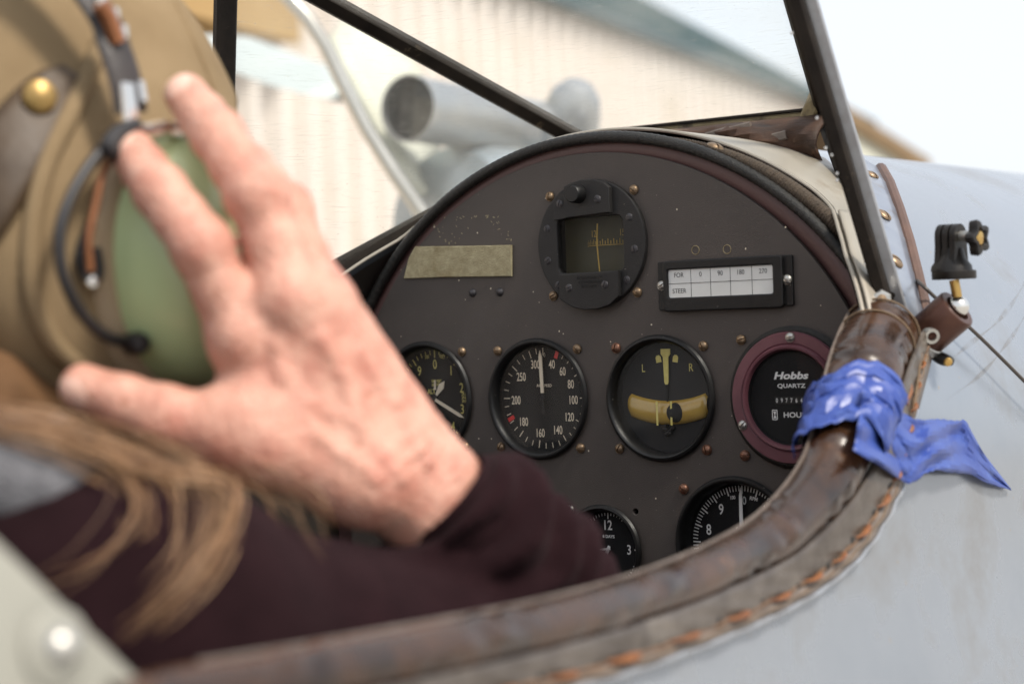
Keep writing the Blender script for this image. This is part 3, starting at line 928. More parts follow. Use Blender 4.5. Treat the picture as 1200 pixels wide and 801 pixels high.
# black leather edging, finely whipped
tr = []
for t in np.linspace(math.radians(-88), math.radians(80), 420):
    k = 1 + .0006 * math.sin(t * 900)
    tr.append((.2225 * k * math.sin(t), -.001, Z0 + .2215 * k * math.cos(t)))
rad = [.0037 + .00018 * math.sin(i * 2.1) for i in range(len(tr))]
MB().tube(tr, rad, 10, up=(0, 1, 0)).build('edge_trim', 'black_rubber', panel, smooth=60)
ed = []
for t in np.linspace(math.radians(14), math.radians(62), 300):
    ed.append((.2338 * math.sin(t), .004, Z0 + .2236 * math.cos(t)))
MB().tube(ed, [.0006 + .0040 * math.sin(min(1, i / 150) * PI / 2) + .00035 * math.sin(i * 1.9) for i in range(300)], 10, up=(0, 1, 0)).build('edge_cord', 'brown_cord', panel, smooth=60)
# blind rivets, glue residue, ghost rings and scratches
for px_, py_ in ((554, 343), (586, 342)):
    P = onY(px_, py_, 0)
    MB().lathe([(.0001, .0021), (.0015, .0018), (.0027, .0007), (.0029, -.0002)], P, (0, -1, 0), 20).build('rivet', 'dark_screw', panel)
for px_, py_ in ((815, 293), (852, 292)):
    P = onY(px_, py_, -.0002)
    MB().lathe([(.0024, .0), (.0026, .0002), (.0029, .0)], P, (0, -1, 0), 20).build('ghost_ring', 'frame_ochre', panel)
res = MB()
for k in range(46):
    if k < 20: px_, py_ = rng.gauss(525, 9), rng.gauss(273, 9)
    elif k < 34:
        t = rng.random(); px_, py_ = 575 + 24 * t + rng.gauss(0, 3), 252 + 30 * t + rng.gauss(0, 4)
    else: px_, py_ = rng.uniform(530, 585), 254 + rng.gauss(0, 1)
    P = onY(px_, py_, -.00015); a = rng.uniform(0, PI); s_ = rng.uniform(.0004, .0014); w_ = rng.uniform(.0002, .0005)
    c_, q_ = math.cos(a), math.sin(a)
    res.add([P + (c_ * s_, 0, q_ * s_), P + (-q_ * w_, 0, c_ * w_), P + (-c_ * s_, 0, -q_ * s_), P + (q_ * w_, 0, -c_ * w_)], [(0, 1, 2, 3)])
ro = res.build('glue_residue', 'felt', panel, smooth=0)
ro['kind'] = 'stuff'
chips = MB()
for k in range(70):
    x = rng.uniform(-.17, .17); z = rng.uniform(-.13, .13)
    if any((x - cx) ** 2 + (z - cz) ** 2 < (r + .001) ** 2 for cx, cz, r in INST.values()): continue
    s_ = rng.uniform(.00025, .0007)
    chips.add([(x + s_ * math.cos(t) * rng.uniform(.6, 1.2), -.00018, z + s_ * math.sin(t)) for t in np.linspace(0, 2 * PI, 7)[:-1]], [tuple(range(6))])
co = chips.build('paint_chips', 'lume_cream', panel, smooth=0)
co['kind'] = 'stuff'

def dial_base(key, name, label, cat, recess=.007, bez='bezel_black', dialm='dial_black', glass='dial_glass', rim=.0048, proud=.0040):
    cx, cz, R = INST[key]
    root = thing(name, label, cat, (cx, 0, cz))
    o = (cx, 0, cz)
    b = MB().lathe([(R - .004, .0008), (R, .0008), (R + .0004, .002), (R - .0006, proud - .0004), (R - .002, proud), (R - rim * .62, proud * .9), (R - rim * .8, proud * .5), (R - rim, 0), (R - rim, -recess - .002)], o, seg=72)
    bo = b.build('bezel', bez, root, smooth=40)
    case = MB().lathe([(R - .0035, -.004), (R - .0035, -.055), (.001, -.056)], o, seg=40).build('case', 'bezel_black', root)
    MB().lathe([(R - rim + .0004, -recess), (.00005, -recess)], o, seg=64).build('dial', dialm, root, smooth=0)
    MB().lathe([(R - rim + .0002, -.0012), (.00005, -.0010)], o, seg=48).build('glass', glass, root, smooth=60)
    return root, cx, cz, R, recess
def tick(mb, cx, cz, ang, r0, r1, w, y, mi=0):
    a = math.radians(ang); d = np.array([math.sin(a), 0, math.cos(a)]); n_ = np.array([math.cos(a), 0, -math.sin(a)])
    c = np.array([cx, y, cz])
    mb.add([c + d * r0 - n_ * w / 2, c + d * r0 + n_ * w / 2, c + d * r1 + n_ * w / 2, c + d * r1 - n_ * w / 2], [(0, 1, 2, 3)], mi)
def pol(cx, cz, ang, r):
    a = math.radians(ang); return (cx + r * math.sin(a), cz + r * math.cos(a))
def corner_screws(root, cx, cz, kinds, s=.0314):
    for (sx, sz), k in zip(((-1, 1), (1, 1), (-1, -1), (1, -1)), kinds):
        if k: screw(k, root, (cx + sx * s, -.0002, cz + sz * s))
def needle(root, name, cx, cz, ang, pts, y, m, thick=.0006):
    a = math.radians(-ang)
    mb = MB(); place(mb, flat([pts], thick), (cx, cz), y, thick, rot=a)
    return mb.build(name, m, root, smooth=0)

# ---- airspeed indicator
r_, cx, cz, R, rec = dial_base('asi', 'airspeed_indicator', 'airspeed indicator dial numbered 40 to 300 with two red marks', 'gauge', .0065)
yd = rec - .0003
mk = MB()
for a in range(0, 360, 10):
    if a in (10,): continue
    long_ = a in (0, 60, 90, 120, 150, 190, 220, 270, 310, 340)
    tick(mk, cx, cz, a + (4 if a > 300 else 0) * 0, .0276 if long_ else .0290, .0326, .00062 if long_ else .0005, yd)
for s_, a in (('40', 17), ('60', 41), ('80', 67), ('100', 93), ('120', 122), ('140', 154), ('160', 190), ('180', 228), ('200', 267), ('250', 308), ('300', 344)):
    text(mk, s_, pol(cx, cz, a, .0228), .0056, yd, .64, bold=.014)
text(mk, '0', pol(cx, cz, 2, .0280), .0028, yd, .7)
text(mk, 'AIR SPEED', (cx, cz + .0082), .0019, yd, .95, bold=.02, space=1.1)
mk.build('markings', 'lume_cream', r_, smooth=0)
for a in (21, 244):
    q = MB(); tick(q, cx, cz, a, .0274, .0328, .0027, yd - .0002); q.build('limit_mark', 'red_print', r_, smooth=0)
needle(r_, 'needle', cx, cz, -2, [(-.0012, .0035), (.0012, .0035), (.0013, .0270), (0, .0310), (-.0013, .0270)], yd - .0022, 'lume_cream')
needle(r_, 'needle_tail', cx, cz, -2, [(-.0008, .0035), (.0008, .0035), (.0009, -.0065), (.0017, -.0085), (.001, -.0102), (-.001, -.0102), (-.0017, -.0085), (-.0009, -.0065)], yd - .0022, 'dial_grey')
MB().lathe([(.0001, .004), (.0017, .0036), (.0020, 0)], (cx, rec, cz), seg=20).build('hub', 'dial_grey', r_)
corner_screws(r_, cx, cz, ('brass', 'brass', 'brass', 'brass'))

# ---- altimeter
r_, cx, cz, R, rec = dial_base('alt', 'altimeter', 'black altimeter with yellow numerals and three yellow hands', 'gauge', .010)
yd = rec - .0003
mk = MB()
for k in range(50):
    a = k * 7.2
    tick(mk, cx, cz, a, .0276 if k % 5 == 0 else .0297, .0328, .0008 if k % 5 == 0 else .0006, yd)
for k in range(10):
    text(mk, str(k), pol(cx, cz, k * 36, .0232), .0064, yd, .78, bold=.004)
text(mk, '100', pol(cx, cz, -13, .0290), .0023, yd, .8, rot=math.radians(13), bold=.02)
text(mk, 'FEET', pol(cx, cz, 13, .0290), .0023, yd, .75, rot=math.radians(-13), bold=.02)
text(mk, '1000 FEET', (cx + .001, cz + .0118), .0019, yd, .8, bold=.03)
text(mk, '10000 FEET', (cx + .001, cz + .0093), .0019, yd, .7, bold=.03)
text(mk, 'ALT.', (cx - .0035, cz + .0048), .0034, yd, .85, bold=.02)
for i, s_ in enumerate(('29.7', '29.8', '29.9')):
    text(mk, s_, (cx + .0242, cz + .0030 - .0024 * i), .0020, yd - .0004, .85, bold=.02)
mk.build('markings', 'lume_yellow', r_, smooth=0)
needle(r_, 'long_hand', cx, cz, 117, [(-.0010, .0015), (.0010, .0015), (.0011, .0245), (0, .0285), (-.0011, .0245)], yd - .0030, 'lume_cream')
needle(r_, 'short_hand', cx, cz, 38, [(-.0008, .003), (.0008, .003), (.0024, .0105), (0, .0150), (-.0024, .0105)], yd - .0022, 'lume_cream')
needle(r_, 'thin_hand', cx, cz, 2, [(-.0008, .006), (.0008, .006), (.0005, .0125), (-.0005, .0125)], yd - .0014, 'lume_cream')
MB().lathe([(.0001, .005), (.0014, .0046), (.0016, 0)], (cx, rec, cz), seg=20).build('hub', 'dial_grey', r_)
corner_screws(r_, cx, cz, ('brass', 'brass', 'brass', 'brass'))

# ---- turn and slip indicator
r_, cx, cz, R, rec = dial_base('tb', 'turn_and_slip_indicator', 'turn and slip indicator with amber ball tube and yellow L and R', 'gauge', .0085, dialm='dial_grey', rim=.0046)
yd = rec - .0003
mk = MB()
text(mk, 'L', (cx - .0172, cz + .0183), .0048, yd, .8)
text(mk, 'R', (cx + .0172, cz + .0183), .0048, yd, .8)
for s_ in (-1, 1):
    c = pol(cx, cz, s_ * 14.5, .0245)
    place(mk, flat([[(-.0019, -.0021), (.0019, -.0021), (.0019, .0012), (.0009, .0024), (-.0009, .0024), (-.0019, .0012)]]), c, yd, 0, rot=math.radians(-s_ * 10))
mk.build('markings', 'lume_yellow', r_, smooth=0)
needle(r_, 'turn_needle', cx, cz, 0, [(-.0015, .0095), (-.0008, .0080), (.0008, .0080), (.0015, .0095), (.0019, .0250), (.0034, .0268), (.0034, .0300), (-.0034, .0300), (-.0034, .0268), (-.0019, .0250)], yd - .0016, 'lume_yellow')
needle(r_, 'needle_stem', cx, cz, 0, [(-.0006, .008), (.0006, .008), (.0006, -.017), (-.0006, -.017)], yd - .0012, 'dial_black')
cen = np.array([cx, cz + .070])
def arcpt(x, dz=0.0):
    rr = .0795 - dz
    return cen[0] + x, cen[1] - math.sqrt(rr * rr - x * x)
amb = MB()
rows = []
for x in np.linspace(-.0285, .0285, 30):
    X, Z = arcpt(x)
    e = .0074 * min(1, ((.0285 - abs(x)) / .0022 + .35)) ** .5
    rows.append([(X, yd - .0035 * math.cos(t) * (e / .0074), Z + e * math.sin(t)) for t in np.linspace(-PI / 2, PI / 2, 9)])
amb.grid(rows)
m_amb = mat('amber', (.36, .215, .03), (.46, .30, .055), 60, .16, .24, coat=.6)
amb.build('ball_tube', 'amber', r_, smooth=60)
bl = MB(); X, Z = arcpt(.0062)
bl.lathe([(.0001, .0054 * 1)] + [(.0062 * math.sin(t), .0056 * math.cos(t)) for t in np.linspace(.1, PI, 10)], (X, yd - .0012, Z), seg=24).build('ball', 'dial_black', r_, smooth=60)
for s_ in (-.0046, .0056):
    X, Z = arcpt(s_)
    q = MB(); tick(q, X, Z, 0, -.0076, .0072, .0014, yd - .0062); q.build('ball_line', 'lume_yellow', r_, smooth=0)
hubm = MB()
for k in range(9):
    X, Z = cx + rng.uniform(-.003, .004), cz - .0195 + rng.uniform(-.004, .002)
    hubm.lathe([(.0001, .0022), (.0012, .0018), (.0016, 0)], (X, yd, Z), seg=10)
hubm.build('pivot_linkage', 'casting_black', r_)
corner_screws(r_, cx, cz, ('copper', 'brass', 'brass', 'copper'))

# ---- hour meter
cx, cz, R = INST['hob']
hob = thing('hour_meter', 'round hour meter in a maroon ring reading QUARTZ HOURS', 'hour meter', (cx, 0, cz))
o = (cx, 0, cz)
MB().lathe([(R - .006, .001), (R + .001, .001), (R + .0015, .0025), (R - .0008, .0045), (R - .004, .0042), (R - .006, .001)], o, seg=72).build('mounting_gasket', 'black_rubber', hob, smooth=40)
MB().lathe([(R - .006, -.05), (R - .006, .001), (.0382, .004), (.0387, .0058), (.0380, .0072), (.0322, .0072), (.0314, .0066), (.0307, .0082), (.0301, .0090), (.0289, .0088), (.0278, .0070), (.0276, .0030)], o, seg=72).build('flange_ring', 'hobbs_maroon', hob, smooth=30)
MB().lathe([(.0277, .0066), (.0272, .0060), (.0270, .004), (.00005, .004)], o, seg=64).build('dial', 'dial_black', hob, smooth=30)
MB().lathe([(.0273, .0056), (.00005, .0058)], o, seg=48).build('glass', 'dial_glass', hob, smooth=60)
yd = -.0043
mk = MB()
text(mk, 'Hobbs', (cx, cz + .0130), .0044, yd, 1.45, bold=.035, shear=.22)
text(mk, 'QUARTZ', (cx, cz + .0068), .0029, yd, 1.36, bold=.022)
text(mk, 'HOURS', (cx + .0030, cz - .0100), .0031, yd, 1.28, bold=.022)
ic = (cx - .0115, cz - .0100)
place(mk, flat([rect(-.0018, .0018, -.0030, .0030, .0006), rect(-.0013, .0013, -.0025, .0025, .0004)]), ic, yd)
place(mk, flat([[(-.001, .002), (.001, .002), (.0002, 0), (.001, -.002), (-.001, -.002), (-.0002, 0)]]), ic, yd)
for k, ch_ in enumerate('0977641'):
    text(mk, ch_, (cx - .0096 + .0032 * k, cz - .0015), .0026, yd - .0004, .72, bold=.02)
mk.build('lettering', 'white_print', hob, smooth=0)
for k in range(7):
    MB().box((cx - .0096 + .0032 * k, yd - .0001, cz - .0015), (.0029, .0004, .0042)).build('counter_wheel', 'counter_dark', hob, smooth=0)
for a in (3, 243, 123):
    p = pol(cx, cz, a, .0353); screw('steel', hob, (p[0], -.0071, p[1]))
for sx, sz, k in ((-1, 1, 'brass'), (-1, -1, 'copper'), (1, 1, 'brass'), (1, -1, 'brass')):
    screw(k, hob, (cx + sx * .0345, -.0002, cz + sz * .0345))

# ---- engine speed indicator
r_, cx, cz, R, rec = dial_base('rpm', 'tachometer', 'black tachometer with white numerals 8 and 9 above the coaming', 'gauge', .0085)
yd = rec - .0003
mk = MB()
for k in range(100):
    a = k * 3.6
    tick(mk, cx, cz, a, .0300 if k % 5 == 0 else .0318, .0352, .0009 if k % 5 == 0 else .00065, yd)
for k in range(10):
    if k == 0: continue
    text(mk, str(k), pol(cx, cz, k * 36, .0252), .0066, yd, .8, bold=.012)
text(mk, '0', pol(cx, cz, 3, .0262), .0050, yd, .8, bold=.01)
text(mk, '100', pol(cx, cz, -13, .0285), .0023, yd, .85, rot=math.radians(8), bold=.03)
text(mk, 'RPM', pol(cx, cz, 16, .0285), .0023, yd, .95, rot=math.radians(-10), bold=.03)
text(mk, 'RPM', (cx, cz + .0080), .0040, yd, .95, bold=.0)
mk.build('markings', 'white_print', r_, smooth=0)
needle(r_, 'needle', cx, cz, 0, [(-.0013, .002), (.0013, .002), (.0010, .029), (0, .0342), (-.0010, .029)], yd - .0022, 'white_print')
MB().lathe([(.0001, .004), (.003, .0036), (.0034, 0)], (cx, rec, cz), seg=20).build('hub', 'dial_grey', r_)
for sx, sz, k in ((-1, 1, 'copper'), (1, 1, 'steel'), (-1, -1, 'brass'), (1, -1, 'brass')):
    screw(k, r_, (cx + sx * .0355, -.0002, cz + sz * .0330))

# ---- eight-day clock
r_, cx, cz, R, rec = dial_base('clk', 'panel_clock', 'small black clock with white 12 and 3', 'clock', .006, rim=.0042)
yd = rec - .0003
mk = MB()
for k in range(60):
    tick(mk, cx, cz, k * 6, .0190 if k % 15 == 0 else (.0204 if k % 5 == 0 else .0210), .0228, .0008 if k % 15 == 0 else .0005, yd)
for s_, a in (('12', 0), ('3', 90), ('6', 180), ('9', 270)):
    text(mk, s_, pol(cx, cz, a, .0150), .0062, yd, .85, bold=.014)
text(mk, '8 DAYS', (cx, cz + .0078), .0020, yd, 1.05, bold=.03)
mk.build('markings', 'white_print', r_, smooth=0)
needle(r_, 'hour_hand', cx, cz, 205, [(-.0009, -.002), (.0009, -.002), (.0012, .008), (0, .0115), (-.0012, .008)], yd - .0012, 'white_print')
needle(r_, 'minute_hand', cx, cz, 262, [(-.0007, -.002), (.0007, -.002), (.0007, .014), (0, .0165), (-.0007, .014)], yd - .002, 'white_print')
p = onY(668.5, 597, 0)
screw('steel', r_, (p[0], -.0002, p[2]))
screw('steel', r_, (cx + .0235, -.0002, cz - .0235)); screw('steel', r_, (cx - .0235, -.0002, cz - .0235))

# ---- magnetic compass
cx, cz, R = INST['cmp']
cp = thing('magnetic_compass', 'magnetic compass with olive window in a round black casting', 'compass', (cx, 0, cz))
W = (-.0258, .0252, -.0185, .0176)
T = .0045
mb = MB(); place(mb, flat([circ(0, 0, R, 72), rect(W[0], W[1], W[2], W[3], .005)], T, .0008), (cx, cz), -T + .001, T)
mb.build('front_casting', 'casting_black', cp, smooth=30)
MB().lathe([(R - .0045, 0), (R - .0045, -.07), (.001, -.071)], (cx, 0, cz), seg=48).build('case', 'bezel_black', cp)
# bowl: dim olive chamber, float card and lubber line
m_ol = mat('olive_fluid', (.026, .023, .007), (.042, .036, .011), 90, .5, .6)
MB().box((cx, .012, cz), (.058, .001, .044)).build('bowl_back', 'olive_fluid', cp, smooth=0)
mk = MB()
fc = []
def card_pt(ang, dz): return (cx + .004 + .022 * math.sin(ang), .0285 - .022 * math.cos(ang) - .002, cz + dz)
for k in range(-9, 17):
    a = math.radians(k * 5); h = .0034 if k % 2 == 0 else .0022
    p0, p1 = card_pt(a - .012, -.0005), card_pt(a + .012, -.0005)
    mk.add([p0, p1, (p1[0], p1[1], p1[2] + h), (p0[0], p0[1], p0[2] + h)], [(0, 1, 2, 3)])
for s_, a in (('12', -.30), ('15', .62)):
    P = card_pt(a, .0065); text(mk, s_, (P[0], P[2]), .0042, P[1] - .0006, .7)
ring = [[card_pt(a, z) for a in np.linspace(-1.0, 1.45, 30)] for z in (-.0012, -.0008)]
mk.grid(ring)
mk.build('card_markings', 'lume_dim', cp, smooth=0)
MB().tube([(cx + .0028, .001, cz + .0125), (cx + .0026, .000, cz), (cx + .0034, .001, cz - .0185)], .00045, 8).build('lubber_line', 'lume_dim', cp)
MB().add([(cx - .0262, -.0008, cz - .0190), (cx + .0256, -.0008, cz - .0190), (cx + .0256, -.0008, cz + .0180), (cx - .0262, -.0008, cz + .0180)], [(0, 1, 2, 3)]).build('window_glass', 'dial_glass_dusty', cp, smooth=0)
# adjuster housing above, name plate below
yc = -T + .001
mb = MB(); place(mb, flat([[(-.0157, .0175), (.0172, .0190), (.0172, .0338), (.013, .0372), (.006, .0392), (-.004, .0395), (-.011, .0380), (-.0157, .0362)]], .004, .0006), (cx, cz), yc - .004, .004)
blk = mb.build('adjuster_housing', 'casting_black', cp, smooth=30)
mb = MB(); place(mb, flat([[(-.0252, .0165), (-.0168, .0170), (-.0168, .0345), (-.0205, .0330), (-.0252, .0285)]], .0026, .0005), (cx, cz), yc - .0026, .0026)
mb.build('side_clamp', 'casting_black', cp, smooth=30)
MB().lathe([(.0001, .0080), (.0048, .0078), (.0056, .0068), (.0058, .0)], (cx - .0049, yc - .004, cz + .0312), seg=28).build('adjuster_knob', 'bezel_black', cp, smooth=40)
screw('dark', cp, (cx + .0090, yc - .0039, cz + .0272)); screw('dark', cp, (cx - .0206, yc - .0025, cz + .0262))
npl = [(-.0222, -.0190), (.0215, -.0185), (.0215, -.0330), (.015, -.0382), (.006, -.0405), (-.004, -.0408), (-.013, -.0388), (-.0222, -.0335)]
mb = MB(); place(mb, flat([npl], .0036, .0006), (cx, cz), yc - .0036, .0036)
pl = mb.build('name_plate', 'casting_black', cp, smooth=30)
emb = MB()
for row in range(3):
    x = -.0085 + .0015 * row
    while x < .0105 - .004 * (row == 2):
        w_ = rng.uniform(.0006, .0013)
        emb.box((cx + x, yc - .0037, cz - .0212 - .0027 * row + rng.uniform(-.0002, .0002)), (w_, .0006, rng.uniform(.0011, .0018))); x += w_ + .00045
emb.build('cast_marks', 'bezel_black', pl, smooth=0)
screw('dark', cp, (cx - .0150, yc - .0035, cz - .0272)); screw('dark', cp, (cx + .0120, yc - .0035, cz - .0262))
for xx, zz in ((.0294, .0148), (.0325, -.0050), (-.0327, .0112), (-.0330, -.0092), (.0262, -.0238), (-.0255, -.0250)):
    screw('dark', cp, (cx + xx, yc + .0002, cz + zz))
corner_screws(cp, cx, cz, ('brass', 'brass', 'brass', 'brass'), .0317)

# ---- compass steer-by card
x0, x1, z0, z1 = .0483, .1396, .0541, .0830
ch = thing('compass_card_holder', 'black holder with a white FOR and STEER card', 'card holder', ((x0 + x1) / 2, 0, (z0 + z1) / 2))
mb = MB(); place(mb, flat([rect(x0, x1, z0, z1, .0008)], .0022, .0004), (0, 0), -.0022, .0022)
mb.build('back_plate', 'bezel_black', ch, smooth=30)
wx0, wx1, wz0, wz1 = .0552, .1288, .0604, .0790
mb = MB(); place(mb, flat([rect(.0535, .1338, z0 - .0006, z1 - .0002, .0016), rect(wx0, wx1, wz0, wz1, .0022)], .0030, .0008), (0, 0), -.0046, .0030)
mb.build('frame', 'bezel_black', ch, smooth=30)
MB().box(((wx0 + wx1) / 2, -.0027, (wz0 + wz1) / 2 - .0003), (wx1 - wx0 - .0002, .0004, wz1 - wz0 - .0014)).build('card', 'paper', ch, smooth=0)
mk = MB(); yy = -.00296
cols = [.0552, .0718, .0854, .0990, .1136, .1288]
for xx in cols[1:-1]: mk.box((xx, yy, .0694), (.00026, .0001, .0178))
mk.box((.092, yy - .0001, .0697), (.0734, .0001, .00026))
for s_, i in (('FOR', 0), ('0', 1), ('90', 2), ('180', 3), ('270', 4)):
    text(mk, s_, ((cols[i] + cols[i + 1]) / 2, .0748), .0028, yy - .0001, .92)
text(mk, 'STEER', ((cols[0] + cols[1]) / 2, .0652), .0028, yy - .0001, .92)
mk.build('print', 'print_dark', ch, smooth=0)
screw('steel', ch, (.0506, -.0022, .0688)); screw('steel', ch, (.1366, -.0022, .0690))

# ---- strip of felt stuck to the panel
fpts = [(-.1529, .0822), (-.12, .0818), (-.09, .0808), (-.0640, .0800), (-.0636, .0905), (-.0632, .0992), (-.10, .1005), (-.1425, .1024), (-.148, .0955)]
mb = MB(); place(mb, flat([fpts], .0022, .0005), (0, 0), -.0022, .0022)
fs = mb.build('felt_strip', 'felt', None, smooth=40)
tag(fs, 'pale khaki felt strip stuck on the upper corner of the panel', 'felt strip')
# ================================================================== PADDED COAMING
def spl(P, n):
    """smooth resample (Catmull-Rom)"""
    P = np.array(P, float); k = len(P)
    ext = np.vstack([2 * P[0] - P[1], P, 2 * P[-1] - P[-2]])
    out = []
    for t in np.linspace(0, k - 1, n):
        i = min(int(t), k - 2); u = t - i
        a, b, c, d = ext[i], ext[i + 1], ext[i + 2], ext[i + 3]
        out.append(.5 * ((2 * b) + (-a + c) * u + (2 * a - 5 * b + 4 * c - d) * u * u + (-a + 3 * b - 3 * c + d) * u ** 3))
    return np.array(out)
pad_px = PAD_PX
PC = [np.append(hit(a, b, -.004), r) for a, b, r in pad_px]
last = PC[-1]
PC += [np.array([skinX(y, -.058) - .004, y, -.052, .0118]) for y in (last[1] - .03,)]
PS = spl(PC, 200)
coam = thing('cockpit_coaming', 'brown leather-padded cockpit coaming laced along its outer edge', 'coaming', tuple(PS[60][:3]))
def pad_frame(i):
    T = PS[min(i + 1, len(PS) - 1)][:3] - PS[max(i - 1, 0)][:3]; T /= np.linalg.norm(T)
    out = skin_n(PS[i][:3]); out = out - T * (out @ T); out /= np.linalg.norm(out)
    up = np.cross(out, T); up = up if up[2] > 0 or abs(up[2]) < .2 else -up
    return T, out, up
def pad_point(i, ang, extra=0.0):
    T, out, up = pad_frame(i)
    r = PS[i][3] + extra
    return PS[i][:3] + r * (math.cos(ang) * out + math.sin(ang) * up)
NA = 40
rows = []
for i in range(len(PS)):
    row = []
    s_arc = i * .0052
    for j in range(NA + 1):
        a = 2 * PI * j / NA
        cre = .0007 * math.sin(i * 1.1 + 2.2 * math.sin(a * 1.5 + i * .11) + 3 * math.sin(i * .083)) * max(0, math.sin(i * .23 + a * .7)) + .0004 * math.sin(i * .31 + a)
        row.append(pad_point(i, a, cre - (.0012 if i < 2 else 0)))
    rows.append(row)
mb = MB(); mb.grid(rows)
c0_ = PS[0][:3]
T0, out0, up0 = pad_frame(0)
capv = [c0_ - T0 * .004] + [rows[0][j] for j in range(NA)]
mb.add(capv, [(0, 1 + (j + 1) % NA, 1 + j) for j in range(NA)])
mb.build('pad', 'leather', coam, smooth=70, fixn=True)
# stitched seams round the front end
for i, e in ((2, .0007), (9, .0006)):
    MB().tube([pad_point(i, a, e) for a in np.linspace(0, 2 * PI, 41)[:-1]], .0006, 6, closed=True).build('end_seam', 'thread', coam)
MB().tube([pad_point(i, PI * .62 - .0005 * i, .0004) for i in range(2, 180)], .0009, 6).build('top_seam', 'leather_edge', coam)
# skirt lying on the skin below the roll
flange_px = [(1090, 402), (1078, 440), (1068, 490), (1062, 535), (1052, 575), (1015, 640), (960, 690), (880, 732), (750, 782), (620, 818), (480, 850), (330, 880), (180, 905)]
FL = spl([hit(a, b, .003) for a, b in flange_px], 200)
sk = []
for i in range(200):
    A = pad_point(i, -.55, .0003); B = FL[i]
    row = []
    for t in np.linspace(0, 1, 9):
        p = A + (B - A) * t
        sx_ = skinX(p[1], p[2]) + .0035
        p = p.copy(); p[0] = max(p[0], sx_) if t > .25 else p[0]
        p += skin_n(p) * (.0012 * math.sin(t * PI) + .0007 * math.sin(i * .9 + t * 5) * t)
        row.append(p)
    sk.append(row)
sko = MB().grid(sk).build('skirt', 'leather_skirt', coam, smooth=70, solid=.0018)
SKG = np.array(sk)
def sk_pt(i, t, off):
    f = t * 8; k = min(int(f), 7); u = f - k
    p = SKG[i, k] * (1 - u) + SKG[i, k + 1] * u
    return p + skin_n(p) * off
MB().tube([sk_pt(i, .985, .0012) for i in range(200)], .0016, 8).build('edge_piping', 'frame_edge', coam)
# dark welt strip between lace and edge
wl_ = [[sk_pt(i, t, .0016) for t in (.70, .78, .86, .93)] for i in range(200)]
MB().grid(wl_).build('welt', 'leather_edge', coam, smooth=70, solid=.001)
MB().tube([sk_pt(i, .80, .0026) for i in range(200)], .0006, 6).build('welt_stitch', 'thread', coam)
# lacing: a running cord and separate stitches
MB().tube([sk_pt(i, .64 + .02 * math.sin(i * .8), .0018 + .0005 * math.sin(i * 1.3)) for i in range(200)], .0009, 8).build('running_lace', 'lace_dark', coam)
lace_ids = list(range(14, 196, 9))
for q, i in enumerate(lace_ids):
    a = sk_pt(i, .655, .0030); b = sk_pt(min(i + 2, 199), .625, .0042); c = sk_pt(min(i + 3, 199), .60, .0020); d_ = sk_pt(max(i - 1, 0), .66, .0012)
    kk = rng.uniform(.45, .75)
    st = MB().tube(spl([d_, a, b, c], 10), np.array([.0008, .0015, .0022, .0026, .0026, .0022, .0016, .0013, .0010, .0007]) * kk, 8).build('lace_stitch', 'lace', coam)
    P = sk_pt(min(i + 4, 199), .58, .0018)
    MB().lathe([(.0001, .0003), (.0022, .0002), (.0028, -.0006)], P, skin_n(P), 12, (0, 0, 1)).build('eyelet', 'slot_dark', coam)
# lacing flap on the front end with its upright lace
for px_, w_ in ((1060, .0007), (1079, .0007)):
    pts = spl([hit(px_ + dx, py_, .0105) for dx, py_ in ((2, 392), (0, 420), (-4, 450), (-9, 480))], 14)
    MB().tube(pts, w_, 6).build('flap_stitch', 'thread', coam)
G = []
for py_, a_, b_ in ((384, 1046, 1096), (400, 1046, 1094), (425, 1042, 1088), (455, 1038, 1080), (485, 1030, 1072)):
    G.append([hit(px_, py_, .0085 - .0040 * ((px_ - a_) / (b_ - a_)) ** 2) for px_ in np.linspace(a_, b_, 8)])
MB().grid(spl(np.array(G).reshape(5, -1), 16).reshape(16, 8, 3)).build('lacing_flap', 'leather_edge', coam, smooth=70, solid=.0016)
MB().tube(spl([hit(px_, py_, .0105) for px_, py_ in ((1070, 408), (1071, 424), (1066, 440), (1066, 458), (1061, 474))], 24), [.0010 + .0008 * abs(math.sin(i * .45)) for i in range(24)], 8).build('flap_lace', 'lace', coam)

# ================================================================== BLUE MASKING TAPE
tape = thing('masking_tape', 'crumpled blue masking tape wrapped over the leather coaming', 'tape', tuple(PS[24][:3]))
i0, i1 = 13, 30
def pidx(px, py):
    return int(np.argmin([np.hypot(*(pix(p[:3])[:2] - (px, py))) for p in PS]))
i0, i1 = pidx(1001, 466), pidx(981, 526)
CREASE = [(rng.uniform(0, PI), rng.uniform(.9, 2.6), rng.random()) for _ in range(6)]
def tri(x):
    x = x - math.floor(x); return 2 * x if x < .5 else 2 - 2 * x
def ridged(u, v):
    return sum(tri((u * 2.2 * math.cos(a) + v * math.sin(a)) * f + ph) * .0070 / f for a, f, ph in CREASE)
rows = []
for k, i in enumerate(np.linspace(i0, i1, 26)):
    i = int(round(i)); row = []
    for a in np.linspace(-.9, 2.75, 40):
        sh = int(round(3.6 * (a - .6) - 1.6 * math.sin(a * 3)))
        ii = int(np.clip(i + sh * .9, 0, len(PS) - 1))
        ex_ = .0012 + .30 * ridged(a * .32, k / 13) + .0003 * rng.random()
        row.append(pad_point(ii, a, ex_))
    rows.append(row)
MB().grid(rows).build('wrap', 'blue_tape', tape, smooth=14, solid=.0003)
top = [(1012, 452), (1040, 468), (1062, 486), (1080, 492), (1098, 491), (1118, 493), (1131, 493), (1143, 515), (1160, 541), (1184, 572)]
bot = [(1000, 528), (1030, 545), (1052, 560), (1066, 567), (1082, 556), (1096, 551), (1115, 553), (1135, 555), (1158, 566), (1185, 574)]
tp_, bt_ = spl(top, 46), spl(bot, 46)
